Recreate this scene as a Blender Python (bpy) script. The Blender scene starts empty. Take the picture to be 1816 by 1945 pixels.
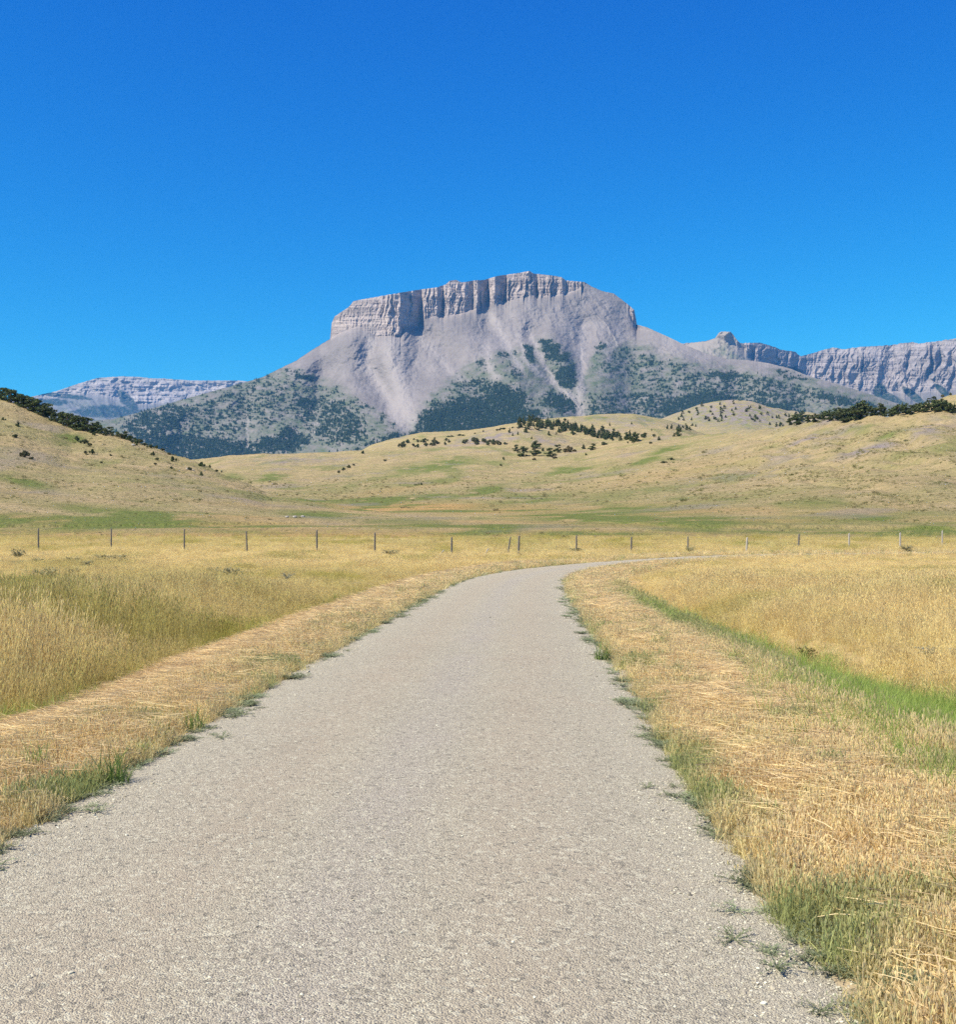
import bpy, math, random
import numpy as np

# ------------------------------------------------------------------ camera, sky, sun, exposure
SC = bpy.context.scene
COL = SC.collection
FPX, CU, HZ, EYE = 2192.0, 908.0, 1000.0, 1.7      # focal length and horizon of the photograph in its own pixels
R = math.radians

cam = bpy.data.objects.new("camera", bpy.data.cameras.new("camera"))
COL.objects.link(cam)
cam.location = (0, 0, EYE)
cam.rotation_euler = (R(90), 0, 0)
cam.data.sensor_fit = 'HORIZONTAL'
cam.data.sensor_width = 36.0
cam.data.lens = 36.0 * FPX / 1816.0
cam.data.shift_y = (HZ - 972.5) / 1816.0
cam.data.clip_start = 0.05
cam.data.clip_end = 80000.0
SC.camera = cam

SUN_EL, SUN_AZ = 50.0, -120.0                       # azimuth from +Y towards +X: the sun stands left and a little behind
world = bpy.data.worlds.new("World")
SC.world = world
world.use_nodes = True
nt = world.node_tree
sky = nt.nodes.new("ShaderNodeTexSky")
sky.sky_type = 'NISHITA'
sky.sun_disc = False
sky.sun_elevation = R(SUN_EL)
sky.sun_rotation = R(SUN_AZ)
sky.altitude = 3000
sky.air_density = 1.0
sky.dust_density = 0.0
sky.ozone_density = 5.0
sep = nt.nodes.new("ShaderNodeSeparateColor")
comb = nt.nodes.new("ShaderNodeCombineColor")
nt.links.new(sky.outputs[0], sep.inputs[0])
SKY_REF = (1.38, 2.56, 4.80)                        # the clear sky low over the hills, before grading
SKY_TO = (0.009, 0.205, 0.51)
SKY_POW = (3.0, 1.42, 0.65)
for i in range(3):
    a = nt.nodes.new("ShaderNodeMath"); a.operation = 'DIVIDE'; a.inputs[1].default_value = SKY_REF[i]
    b = nt.nodes.new("ShaderNodeMath"); b.operation = 'POWER'; b.inputs[1].default_value = SKY_POW[i]
    c = nt.nodes.new("ShaderNodeMath"); c.operation = 'MULTIPLY'; c.inputs[1].default_value = SKY_TO[i] * 10
    nt.links.new(sep.outputs[i], a.inputs[0]); nt.links.new(a.outputs[0], b.inputs[0])
    nt.links.new(b.outputs[0], c.inputs[0]); nt.links.new(c.outputs[0], comb.inputs[i])
bg = nt.nodes["Background"]
nt.links.new(comb.outputs[0], bg.inputs[0])
bg.inputs[1].default_value = 0.1

sl = bpy.data.lights.new("sun", 'SUN')
sl.energy = 5.0
sl.angle = R(0.5)
sl.color = (1.0, 0.90, 0.72)
sun = bpy.data.objects.new("sun", sl)
COL.objects.link(sun)
sun.rotation_euler = (R(90 - SUN_EL), 0, R(-SUN_AZ + 180))
sun.location = (-200, -100, 300)

SC.view_settings.view_transform = 'Standard'
SC.view_settings.look = 'None'
SC.view_settings.exposure = 0.8
SC.view_settings.gamma = 1.0
SC.render.engine = 'CYCLES'
SC.cycles.use_denoising = False
SC.cycles.sample_clamp_indirect = 3.0
SC.cycles.max_bounces = 6
SC.cycles.diffuse_bounces = 3
SC.cycles.transmission_bounces = 3
SC.cycles.transparent_max_bounces = 4
SC.cycles.volume_bounces = 0
SC.cycles.use_adaptive_sampling = True
SC.cycles.adaptive_threshold = 0.008

rng = np.random.default_rng(7)
random.seed(7)

# ------------------------------------------------------------------ numeric helpers
_ang = np.linspace(0, 2 * np.pi, 256, endpoint=False)
_gx, _gy = np.cos(_ang), np.sin(_ang)

def _hash(ix, iy, seed):
    h = (ix.astype(np.int64) * 374761393 + iy.astype(np.int64) * 668265263 + seed * 1274126177) & 0xFFFFFFFF
    h = ((h ^ (h >> 13)) * 1274126177) & 0xFFFFFFFF
    return (h ^ (h >> 16)) & 255

def pn(x, y, seed=0):
    x = np.asarray(x, float); y = np.asarray(y, float)
    x, y = np.broadcast_arrays(x, y)
    xi = np.floor(x); yi = np.floor(y)
    fx = x - xi; fy = y - yi
    u = fx * fx * fx * (fx * (fx * 6 - 15) + 10); v = fy * fy * fy * (fy * (fy * 6 - 15) + 10)
    def g(ox, oy):
        h = _hash(xi + ox, yi + oy, seed)
        return _gx[h] * (fx - ox) + _gy[h] * (fy - oy)
    a = g(0, 0); b = g(1, 0); c = g(0, 1); d = g(1, 1)
    return 1.5 * ((a * (1 - u) + b * u) * (1 - v) + (c * (1 - u) + d * u) * v)

def fbm(x, y, seed=0, octv=4, gain=0.5):
    s = 0.0; a = 1.0; t = 0.0
    for o in range(octv):
        s = s + a * pn(x * 2 ** o + 13.7 * o, y * 2 ** o - 7.3 * o, seed + o)
        t += a; a *= gain
    return s / t

def sstep(a, b, x):
    t = np.clip((np.asarray(x, float) - a) / (b - a), 0, 1)
    return t * t * (3 - 2 * t)

def smax(a, b, k):
    h = np.clip(0.5 + 0.5 * (a - b) / k, 0, 1)
    return b + (a - b) * h + k * h * (1 - h)

def ip(x, pts):
    return np.interp(x, [p[0] for p in pts], [p[1] for p in pts])

def seg_dist(u, y, poly, sx=1.0, sy=1.0):
    """distance to a polyline and the parameter along it"""
    best = np.full(np.shape(u), 1e18)
    for (a, b) in zip(poly[:-1], poly[1:]):
        ax, ay, bx, by = a[0] / sx, a[1] / sy, b[0] / sx, b[1] / sy
        dx, dy = bx - ax, by - ay
        t = np.clip(((u / sx - ax) * dx + (y / sy - ay) * dy) / (dx * dx + dy * dy), 0, 1)
        best = np.minimum(best, (u / sx - ax - t * dx) ** 2 + (y / sy - ay - t * dy) ** 2)
    return np.sqrt(best)

def ell(u, y, cu, cy, ru, ry, rot=0.0):
    c, s = math.cos(R(rot)), math.sin(R(rot))
    du, dy = u - cu, y - cy
    a = (du * c + dy * s) / ru; b = (-du * s + dy * c) / ry
    return np.exp(-(a * a + b * b) * 0.9)

# ------------------------------------------------------------------ mesh helpers
def link(o):
    COL.objects.link(o); return o

def np_mesh(name, verts, faces, mat=None, attrs=None, smooth=True):
    """faces: (n,k) int array"""
    verts = np.ascontiguousarray(verts, np.float32); faces = np.ascontiguousarray(faces, np.int32)
    me = bpy.data.meshes.new(name)
    n, k = faces.shape
    me.vertices.add(len(verts)); me.vertices.foreach_set("co", verts.ravel())
    me.loops.add(n * k); me.loops.foreach_set("vertex_index", faces.ravel())
    me.polygons.add(n); me.polygons.foreach_set("loop_start", np.arange(0, n * k, k, dtype=np.int32))
    try:
        me.polygons.foreach_set("loop_total", np.full(n, k, np.int32))
    except Exception:
        pass
    me.update(calc_edges=True)
    me.polygons.foreach_set("use_smooth", np.full(n, smooth, bool))
    for an, av in (attrs or {}).items():
        at = me.attributes.new(an, 'FLOAT', 'POINT')
        at.data.foreach_set("value", np.ascontiguousarray(av, np.float32).ravel())
    if mat: me.materials.append(mat)
    return me

def grid_faces(nr, nc):
    i = np.arange(nr - 1)[:, None] * nc + np.arange(nc - 1)[None, :]
    return np.stack([i, i + 1, i + nc + 1, i + nc], -1).reshape(-1, 4)

def tag(o, label=None, cat=None, group=None, kind=None):
    if label: o["label"] = label
    if cat: o["category"] = cat
    if group: o["group"] = group
    if kind: o["kind"] = kind
    return o

def add_obj(name, me, loc=(0, 0, 0), rz=0.0, parent=None):
    o = bpy.data.objects.new(name, me)
    o.location = loc; o.rotation_euler = (0, 0, rz)
    if parent: o.parent = parent
    return link(o)

# ------------------------------------------------------------------ node helpers
class NT:
    def __init__(self, name):
        self.m = bpy.data.materials.new(name); self.m.use_nodes = True
        self.t = self.m.node_tree; self.t.nodes.clear()
        self.out = self.t.nodes.new("ShaderNodeOutputMaterial")
    def n(self, typ, **kw):
        nd = self.t.nodes.new(typ)
        for k, v in kw.items():
            if k.startswith("i_"): nd.inputs[int(k[2:])].default_value = v
            else: setattr(nd, k, v)
        return nd
    def l(self, a, b): self.t.links.new(a, b)
    def attr(self, name, typ='GEOMETRY'):
        return self.n("ShaderNodeAttribute", attribute_name=name, attribute_type=typ).outputs["Fac"]
    def coord(self, scale=(1, 1, 1)):
        c = self.n("ShaderNodeTexCoord"); m = self.n("ShaderNodeMapping")
        m.inputs["Scale"].default_value = scale
        self.l(c.outputs["Object"], m.inputs[0]); return m.outputs[0]
    def noise(self, vec, scale, detail=4, rough=0.55):
        nd = self.n("ShaderNodeTexNoise"); nd.inputs["Scale"].default_value = scale
        nd.inputs["Detail"].default_value = detail; nd.inputs["Roughness"].default_value = rough
        self.l(vec, nd.inputs["Vector"]); return nd.outputs["Fac"]
    def vor(self, vec, scale, out="Color"):
        nd = self.n("ShaderNodeTexVoronoi"); nd.inputs["Scale"].default_value = scale
        self.l(vec, nd.inputs["Vector"]); return nd.outputs[out]
    def ramp(self, fac, stops):
        nd = self.n("ShaderNodeValToRGB"); cr = nd.color_ramp
        while len(cr.elements) > 1: cr.elements.remove(cr.elements[-1])
        for i, (p, c) in enumerate(stops):
            e = cr.elements[0] if i == 0 else cr.elements.new(p)
            e.position = p; e.color = (*c, 1) if len(c) == 3 else c
        self.l(fac, nd.inputs[0]); return nd.outputs[0]
    def rng(self, fac, a, b, c=0.0, d=1.0):
        nd = self.n("ShaderNodeMapRange"); nd.inputs[1].default_value = a; nd.inputs[2].default_value = b
        nd.inputs[3].default_value = c; nd.inputs[4].default_value = d
        self.l(fac, nd.inputs[0]); return nd.outputs[0]
    def math(self, op, a, b):
        nd = self.n("ShaderNodeMath", operation=op)
        for k, v in ((0, a), (1, b)):
            if isinstance(v, (int, float)): nd.inputs[k].default_value = v
            else: self.l(v, nd.inputs[k])
        return nd.outputs[0]
    def mix(self, fac, a, b, blend='MIX'):
        nd = self.n("ShaderNodeMix", data_type='RGBA', blend_type=blend)
        for k, v in ((0, fac), (6, a), (7, b)):
            if isinstance(v, (int, float)): nd.inputs[k].default_value = v
            elif isinstance(v, tuple): nd.inputs[k].default_value = (*v, 1)
            else: self.l(v, nd.inputs[k])
        return nd.outputs[2]
    def bump(self, h, strength, dist):
        nd = self.n("ShaderNodeBump"); nd.inputs["Strength"].default_value = strength
        nd.inputs["Distance"].default_value = dist
        self.l(h, nd.inputs["Height"]); return nd.outputs[0]
    def surf(self, col, rough=0.9, normal=None, spec=0.15):
        p = self.n("ShaderNodeBsdfPrincipled")
        p.inputs["Roughness"].default_value = rough
        p.inputs["Specular IOR Level"].default_value = spec
        if isinstance(col, tuple): p.inputs["Base Color"].default_value = (*col, 1)
        else: self.l(col, p.inputs["Base Color"])
        if normal: self.l(normal, p.inputs["Normal"])
        self.l(p.outputs[0], self.out.inputs[0]); return self.m
    def leafsurf(self, col, trans=0.3):
        d = self.n("ShaderNodeBsdfDiffuse"); t = self.n("ShaderNodeBsdfTranslucent"); m = self.n("ShaderNodeMixShader")
        m.inputs[0].default_value = trans
        for q in (d, t):
            if isinstance(col, tuple): q.inputs[0].default_value = (*col, 1)
            else: self.l(col, q.inputs[0])
        self.l(d.outputs[0], m.inputs[1]); self.l(t.outputs[0], m.inputs[2]); self.l(m.outputs[0], self.out.inputs[0])
        return self.m

# ------------------------------------------------------------------ the shape of the land
def gz(d):                                           # the floor of the valley along the view
    return ip(d, [(-60, 0.3), (0, 0.0), (10, -0.08), (25, -0.22), (40, -0.34), (52, -0.40), (64, -0.38), (76, -0.27), (90, -0.07),
                  (120, 0.62), (150, 1.55), (200, 3.05), (300, 5.9), (600, 13.0), (1200, 24.0), (2400, 40.0)])
_dd = np.concatenate([np.linspace(0.0, 130, 900), np.geomspace(130.5, 2300, 1400)])
_gzs = gz(_dd)
_k = np.ones(41) / 41
_gzs = np.convolve(np.pad(_gzs, 20, mode='edge'), _k, mode='valid')
def gs(d): return np.interp(d, _dd, _gzs)

# road: matching points of its two edges in the photograph, laid out on the valley floor
def px_ground(u, y):
    a = (HZ - y) / FPX
    f = _gzs - (EYE + a * _dd)
    i = np.argmax(f > 0)
    t = f[i - 1] / (f[i - 1] - f[i])
    d = _dd[i - 1] + t * (_dd[i] - _dd[i - 1])
    return np.array([(u - CU) / FPX * d, d])
_pairs = [((-560, 1945), (1640, 1945)), ((-70, 1640), (1425, 1640)), ((290, 1435), (1277, 1435)), ((470, 1340), (1206, 1340)), ((648, 1238), (1135, 1238)),
          ((715, 1200), (1110, 1200)), ((795, 1150), (1078, 1150)), ((848, 1122), (1066, 1122)), ((884, 1105), (1063, 1108)),
          ((925, 1094), (1066, 1100)), ((975, 1085), (1080, 1092)), ((1040, 1077.5), (1110, 1084)), ((1110, 1072), (1150, 1077.5)), ((1190, 1067), (1215, 1070.5))]
_c = [(px_ground(*l) + px_ground(*r)) / 2 for l, r in _pairs]
_w = [np.linalg.norm(px_ground(*l) - px_ground(*r)) / 2 for l, r in _pairs]
_d0 = (_c[1] - _c[0]) / np.linalg.norm(_c[1] - _c[0])
_c = [_c[0] - _d0 * 30, _c[0] - _d0 * 12] + _c + [np.array((16.0, 75.5)), np.array((24.0, 79.0)), np.array((38.0, 82.0)), np.array((60.0, 84.0)), np.array((95.0, 86.0))]
def chaikin(p, n):
    for _ in range(n):
        q = [p[0]]
        for a, b in zip(p[:-1], p[1:]):
            q += [a * 0.75 + b * 0.25, a * 0.25 + b * 0.75]
        p = q + [p[-1]]
    return p
RC = np.array(chaikin(_c, 2))
_s = np.concatenate([[0], np.cumsum(np.linalg.norm(np.diff(RC, axis=0), axis=1))])
HW = 1.97
def road_lat(x, y):
    """signed distance from the road's centre line (+ to its right)"""
    x = np.asarray(x, float); y = np.asarray(y, float)
    best = np.full(x.shape, 1e9); sg = np.ones(x.shape)
    for a, b in zip(RC[:-1], RC[1:]):
        dx, dy = b - a
        t = np.clip(((x - a[0]) * dx + (y - a[1]) * dy) / (dx * dx + dy * dy), 0, 1)
        ex = x - a[0] - t * dx; ey = y - a[1] - t * dy
        dd = ex * ex + ey * ey
        m = dd < best
        best = np.where(m, dd, best); sg = np.where(m, np.sign(ex * dy - ey * dx), sg)
    return np.sqrt(best) * sg

def strip_c(d):                                      # how far from the gravel the green ditch strip lies
    return np.interp(d, [6, 10, 15, 22, 33, 50], [3.0, 2.95, 2.65, 2.25, 1.85, 1.6])

LEFT_C = [(-2600, 300), (-900, 560), (-400, 655), (0, 753), (31, 762), (62, 776), (93, 789), (133, 807), (166, 815), (197, 820), (234, 829), (268, 841), (308, 853),
          (339, 866), (370, 875), (416, 895), (463, 914), (506, 935), (580, 947), (638, 958), (709, 972), (760, 985), (900, 1004)]
LEFT_D = [(-2600, 420), (0, 375), (300, 335), (500, 290), (700, 245), (900, 220)]
RIGHT_C = [(-2600, 930), (200, 885), (380, 872), (437, 865), (523, 861), (638, 859), (681, 856), (709, 853), (752, 851), (810, 848), (860, 847), (919, 847), (979, 851),
           (1050, 849), (1116, 844), (1145, 838), (1172, 834), (1247, 829), (1321, 825), (1357, 823), (1414, 816), (1471, 810), (1522, 799), (1578, 793), (1607, 797),
           (1635, 790), (1658, 783), (1692, 782), (1726, 783), (1755, 777), (1790, 776), (1830, 782), (2000, 765), (2400, 740), (4400, 640)]
RIGHT_D = [(-2600, 800), (380, 770), (800, 770), (1100, 720), (1300, 640), (1500, 520), (1700, 450), (1816, 430), (2400, 400), (4400, 380)]
REAR_C = [(-2600, 1300), (1500, 1100), (1640, 850), (1690, 806), (1720, 785), (1755, 764), (1783, 751), (1816, 741), (1900, 720), (2100, 690), (2600, 640), (4400, 600)]
KNOLL_C = [(-2600, 1100), (400, 1000), (500, 900), (560, 885), (620, 870), (681, 858), (709, 843), (752, 831), (799, 821), (878, 817), (914, 813), (979, 803), (1038, 794), (1098, 789), (1157, 786),
           (1202, 785), (1247, 792), (1276, 799), (1306, 810), (1324, 819), (1380, 835), (1450, 860), (1600, 1000), (4000, 1100)]
NEAR_K = [(-2600, 1100), (600, 950), (700, 870), (740, 852), (800, 840), (860, 829), (919, 819), (979, 811), (1005, 811), (1040, 817), (1090, 829), (1140, 841), (1200, 856), (1300, 940), (4000, 1100)]
HUMP_C = [(-2600, 1100), (1100, 1000), (1180, 850), (1230, 805), (1280, 786), (1300, 779), (1328, 768), (1365, 761), (1400, 759), (1428, 761), (1459, 770), (1505, 779), (1560, 785), (1640, 797), (1720, 815), (1800, 840), (1950, 1000), (4000, 1100)]

def hill(u, d, crest, dc, d0, y0, p, fall):
    yc = ip(u, crest)
    y0 = np.maximum(y0, yc + 6.0)
    a1 = (HZ - yc) / FPX; a0 = (HZ - y0) / FPX
    t = np.clip((d - d0) / (dc - d0), 0, 1)
    a = a0 + (a1 - a0) * t ** p
    z = EYE + a * np.minimum(d, dc)
    z = z - np.maximum(d - dc, 0) * fall
    return np.where(d < d0, -50, z)

def zt(x, y):
    """height of the land at (x, y), y > 0"""
    x = np.asarray(x, float); d = np.maximum(np.asarray(y, float), 0.3)
    x, d = np.broadcast_arrays(x, d)
    u = CU + FPX * x / d
    z = gs(d) + 0.0
    far = d > 100
    if far.any():
        uf, df, xf = u[far], d[far], x[far]
        zz = z[far]
        zl = hill(uf, df, LEFT_C, ip(uf, LEFT_D), ip(uf, [(-2600, 140), (0, 150), (500, 165), (900, 190)]), ip(uf, [(0, 1003), (500, 996), (900, 1003)]), 0.86, 0.30)
        zr = hill(uf, df, RIGHT_C, ip(uf, RIGHT_D), ip(uf, [(300, 240), (900, 215), (1300, 150), (2400, 130)]), ip(uf, [(300, 980), (900, 990), (1300, 1003), (2400, 1010)]), 0.8, 0.22)
        zb = hill(uf, df, REAR_C, 620.0, 470.0, 830.0, 0.9, 0.3)
        zk = hill(uf, df, KNOLL_C, 1200.0, 930.0, ip(uf, [(700, 862), (1300, 850)]), 0.9, 0.2)
        zn = hill(uf, df, NEAR_K, 960.0, 830.0, 862.0, 0.9, 0.25)
        zh = hill(uf, df, HUMP_C, 1750.0, 1350.0, 832.0, 0.85, 0.2)
        zz = smax(zz, zl, 1.2); zz = smax(zz, zr, 1.6)
        for q, k in ((zb, 2.0), (zn, 3.0), (zk, 3.0), (zh, 4.0)): zz = smax(zz, q, k)
        rise = np.clip((zz - gs(df)) / 14, 0, 1)
        zz = zz + rise * (1.1 * fbm(xf / 55, df / 75, 3, 3) + 0.45 * fbm(xf / 14, df / 22, 9, 3))
        rg = sstep(1330, 1500, uf)
        zz = zz - rise * (0.35 + 1.5 * rg) * np.maximum(0, 0.35 - np.abs(fbm(xf / 26 + 0.4 * fbm(xf / 30, df / 30, 15, 2), df / 120, 14, 3))) * 3.2
        zz = zz + rise * 0.35 * fbm(xf / 5, df / 8, 16, 2) + 0.10 * fbm(xf / 6, df / 9, 12, 2)
        z = z.copy(); z[far] = zz
    near = d < 125
    if near.any():
        xn, dn = x[near], d[near]
        lat = road_lat(xn, dn); s = np.abs(lat) - HW
        zz = z[near]
        left = lat < 0
        depth = np.where(left, 0.34, 0.36); mid = np.where(left, 2.9, strip_c(dn) + 0.5); wd = np.where(left, 1.5, 1.1)
        fade = 1 - sstep(45, 70, dn)
        zz = zz - depth * fade * np.exp(-((s - mid) / wd) ** 2)
        zz = zz + sstep(0.0, 1.2, s) * (0.035 * fbm(xn / 0.9, dn / 0.9, 21, 3) + 0.07 * fbm(xn / 5, dn / 5, 22, 2))
        zz = zz + sstep(0.35, 0.8, s) * (1 - sstep(1.0, 1.9, s)) * 0.05
        zz = zz + sstep(0.0, 0.25, s) * 0.03
        zz = zz - 0.06 * (1 - sstep(-0.10, 0.06, s))
        z = z.copy(); z[near] = zz
    return z

def hit(u, y, dmin=60.0, dmax=2250.0, n=1600):
    """where the ray through a pixel of the photograph first meets the land"""
    u = np.atleast_1d(np.asarray(u, float)); y = np.atleast_1d(np.asarray(y, float))
    dd = np.geomspace(dmin, dmax, n)
    res = []
    for uu, yy in zip(u, y):
        zz = zt((uu - CU) / FPX * dd, dd)
        f = zz - (EYE + (HZ - yy) / FPX * dd)
        i = int(np.argmax(f > 0)) if (f > 0).any() else int(np.argmax(f))
        if i > 0 and f[i] > 0 > f[i - 1]:
            t = f[i - 1] / (f[i - 1] - f[i]); d = dd[i - 1] + t * (dd[i] - dd[i - 1])
        else: d = dd[i]
        x = (uu - CU) / FPX * d
        res.append((x, d, float(zt(np.array([x]), np.array([d]))[0])))
    return np.array(res)

# ------------------------------------------------------------------ materials of the land
def mat_hills():
    m = NT("dry_hillside")
    v = m.coord(); vs = m.coord((1.0, 1.6, 1.0))
    n1 = m.noise(v, 0.05, 5, 0.6); n2 = m.noise(vs, 0.45, 5, 0.7); n3 = m.noise(v, 1.7, 3, 0.7)
    base = m.ramp(n1, [(0.30, (0.348, 0.269, 0.137)), (0.48, (0.408, 0.317, 0.175)), (0.60, (0.348, 0.293, 0.137)), (0.75, (0.446, 0.341, 0.203))])
    vb = m.coord((0.22, 1.0, 1.0)); nb = m.noise(vb, 0.16, 5, 0.65); nbb = m.noise(vb, 0.05, 4, 0.6)
    base = m.mix(m.rng(nb, 0.50, 0.70, 0, 0.65), base, (0.236, 0.219, 0.103))
    base = m.mix(m.rng(nb, 0.46, 0.30, 0, 0.75), base, (0.522, 0.408, 0.239))
    base = m.mix(m.rng(nbb, 0.50, 0.70, 0, 0.6), base, (0.247, 0.249, 0.0958))
    base = m.mix(m.rng(n2, 0.52, 0.72), base, (0.194, 0.18, 0.08))
    base = m.mix(m.rng(n2, 0.45, 0.28, 0, 0.7), base, (0.485, 0.379, 0.223))
    base = m.mix(m.math('MULTIPLY', m.attr("ochre"), 0.85), base, m.mix(n2, (0.456, 0.265, 0.0907), (0.485, 0.332, 0.149)))
    gr = m.math('MULTIPLY', m.attr("green"), m.rng(n2, 0.2, 0.6, 0.65, 1.15))
    base = m.mix(gr, base, m.mix(n3, (0.112, 0.152, 0.0373), (0.184, 0.218, 0.0641)))
    base = m.mix(m.attr("scree"), base, m.mix(n3, (0.203, 0.176, 0.18), (0.317, 0.272, 0.267)))
    n4 = m.noise(m.coord((0.5, 1.0, 1.0)), 0.9, 6, 0.75)
    base = m.mix(m.rng(n4, 0.50, 0.66, 0, 0.65), base, (0.209, 0.184, 0.0948))
    base = m.mix(m.rng(n3, 0.58, 0.75, 0, 0.45), base, (0.135, 0.133, 0.0641))
    h = m.math('ADD', m.math('MULTIPLY', n2, 1.0), m.math('MULTIPLY', n3, 0.35))
    return m.surf(base, 0.95, m.bump(m.math('ADD', h, m.math('MULTIPLY', n4, 0.8)), 0.9, 1.2), 0.05)

def mat_meadow():
    m = NT("meadow_soil")
    v = m.coord()
    n1 = m.noise(v, 0.25, 4, 0.6); n2 = m.noise(v, 3.0, 5, 0.7); n3 = m.noise(v, 30.0, 3, 0.7)
    base = m.ramp(n1, [(0.3, (0.34, 0.26, 0.12)), (0.5, (0.38, 0.29, 0.14)), (0.7, (0.32, 0.26, 0.11))])
    base = m.mix(m.rng(n2, 0.5, 0.75), base, (0.24, 0.20, 0.08))
    base = m.mix(m.rng(n3, 0.55, 0.75, 0, 0.6), base, (0.50, 0.38, 0.20))
    base = m.mix(m.attr("ochre"), base, (0.38, 0.30, 0.14))
    base = m.mix(m.attr("green"), base, m.mix(n2, (0.12, 0.16, 0.035), (0.20, 0.22, 0.055)))
    base = m.mix(m.attr("scree"), base, (0.29, 0.255, 0.215))
    h = m.math('ADD', n2, m.math('MULTIPLY', n3, 0.3))
    return m.surf(base, 0.95, m.bump(h, 0.6, 0.08), 0.05)

# green, ochre and bare patches of the hillsides: centre, half sizes, tilt (photograph pixels, laid on the land where they fall)
GREEN = [(1400, 792, 120, 20, 2, 0.55), (1180, 797, 80, 7, 3, 0.35), (830, 885, 70, 9, -8, 1.0), (517, 905, 26, 7, -6, 0.8), (262, 977, 150, 8, 5, 0.8), (45, 915, 60, 10, 12, 0.9), (600, 951, 60, 4, 3, 0.8), (760, 947, 120, 6, -4, 1.0),
         (905, 935, 60, 7, -12, 1.0), (1140, 984, 115, 9, 1, 1.25), (935, 1009, 62, 6, -4, 1.1), (1082, 895, 52, 7, -10, 0.9), (1268, 855, 40, 5, -12, 0.9), (1228, 876, 32, 5, -16, 0.8),
         (600, 978, 60, 5, 4, 0.9), (300, 990, 80, 5, 4, 0.7), (1740, 1010, 90, 9, -4, 0.9), (1440, 1036, 80, 5, 2, 0.8), (1330, 990, 140, 12, 2, 0.8), (1650, 985, 160, 12, -3, 0.55),
         (1010, 950, 120, 8, -8, 0.6), (1180, 940, 160, 10, -8, 0.45), (1690, 827, 30, 5, -18, 0.8), (130, 800, 40, 8, 20, 0.5), (130, 832, 30, 6, 15, 0.6), (750, 905, 90, 5, -8, 0.5),
         (1500, 1010, 150, 6, 0, 0.7), (480, 1010, 120, 5, 2, 0.4), (700, 925, 160, 6, -5, 0.35), (1300, 960, 220, 12, -6, 0.35), (1120, 1015, 130, 4, 0, 0.8), (440, 906, 25, 5, 8, 0.6)]
OCHRE = [(770, 963, 130, 9, 0, 1.0), (400, 1000, 300, 8, 2, 0.4), (900, 1020, 400, 10, 0, 0.5), (950, 970, 120, 5, -4, 0.7), (1250, 905, 150, 14, -10, 0.25), (760, 930, 120, 6, -8, 0.3)]
SCREE = [(1525, 838, 40, 6, -28, 0.9), (1650, 853, 50, 8, -14, 1.0), (1770, 815, 50, 16, -20, 0.7), (1590, 825, 40, 10, -25, 0.5), (930, 832, 70, 9, -10, 0.9), (1040, 838, 45, 9, 12, 0.6),
         (1390, 905, 90, 14, -12, 0.3), (560, 875, 90, 9, -2, 0.45), (770, 1033, 50, 4, 0, 0.9), (1290, 1003, 60, 3, 0, 0.2), (60, 935, 70, 8, 5, 0.4), (430, 945, 90, 9, 8, 0.35), (1400, 785, 130, 26, 2, 1.0), (1180, 800, 110, 9, 4, 0.5), (1560, 800, 60, 10, -10, 0.6)]

def land_masks(x, y, z):
    u = CU + FPX * x / y; py = HZ - (z - EYE) / y * FPX
    wu = u + 26 * fbm(x / 25, y / 40, 31, 3); wy = py + 5 * fbm(x / 18, y / 30, 32, 3)
    g = np.zeros_like(x); o = np.zeros_like(x); s = np.zeros_like(x)
    for a in GREEN: g = np.maximum(g, a[5] * ell(wu, wy, *a[:5]))
    for a in OCHRE: o = np.maximum(o, a[5] * ell(wu, wy, *a[:5]))
    for a in SCREE: s = np.maximum(s, a[5] * ell(wu, wy, *a[:5]))
    k = fbm(x / 22, y / 60, 41, 4)
    floor = 1 - sstep(0.6, 4.0, z - gs(y))
    o = o + 0.3 * sstep(165, 118, y) + floor * 0.5 * sstep(-0.15, 0.3, fbm(x / 48, y / 30, 45, 3))
    g = g + floor * 0.7 * sstep(0.05, 0.40, fbm(x / 40, y / 24, 46, 3))
    g = np.clip(g * sstep(-0.35, 0.25, fbm(x / 8, y / 16, 42, 3) + 0.25) * 1.35 + 0.55 * sstep(0.12, 0.42, k), 0, 1)
    s = np.clip(s * sstep(-0.3, 0.2, fbm(x / 9, y / 14, 43, 3)) * 1.2 + 0.4 * sstep(0.2, 0.45, fbm(x / 30, y / 40, 44, 3)), 0, 1)
    return g, np.clip(o, 0, 1), s

def land_columns(near):
    fine, coarse = (3.0, 16.0)
    return np.concatenate([np.arange(-2400, -120, coarse), np.arange(-120, 1940, fine), np.arange(1940, 4200, coarse)])

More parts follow.
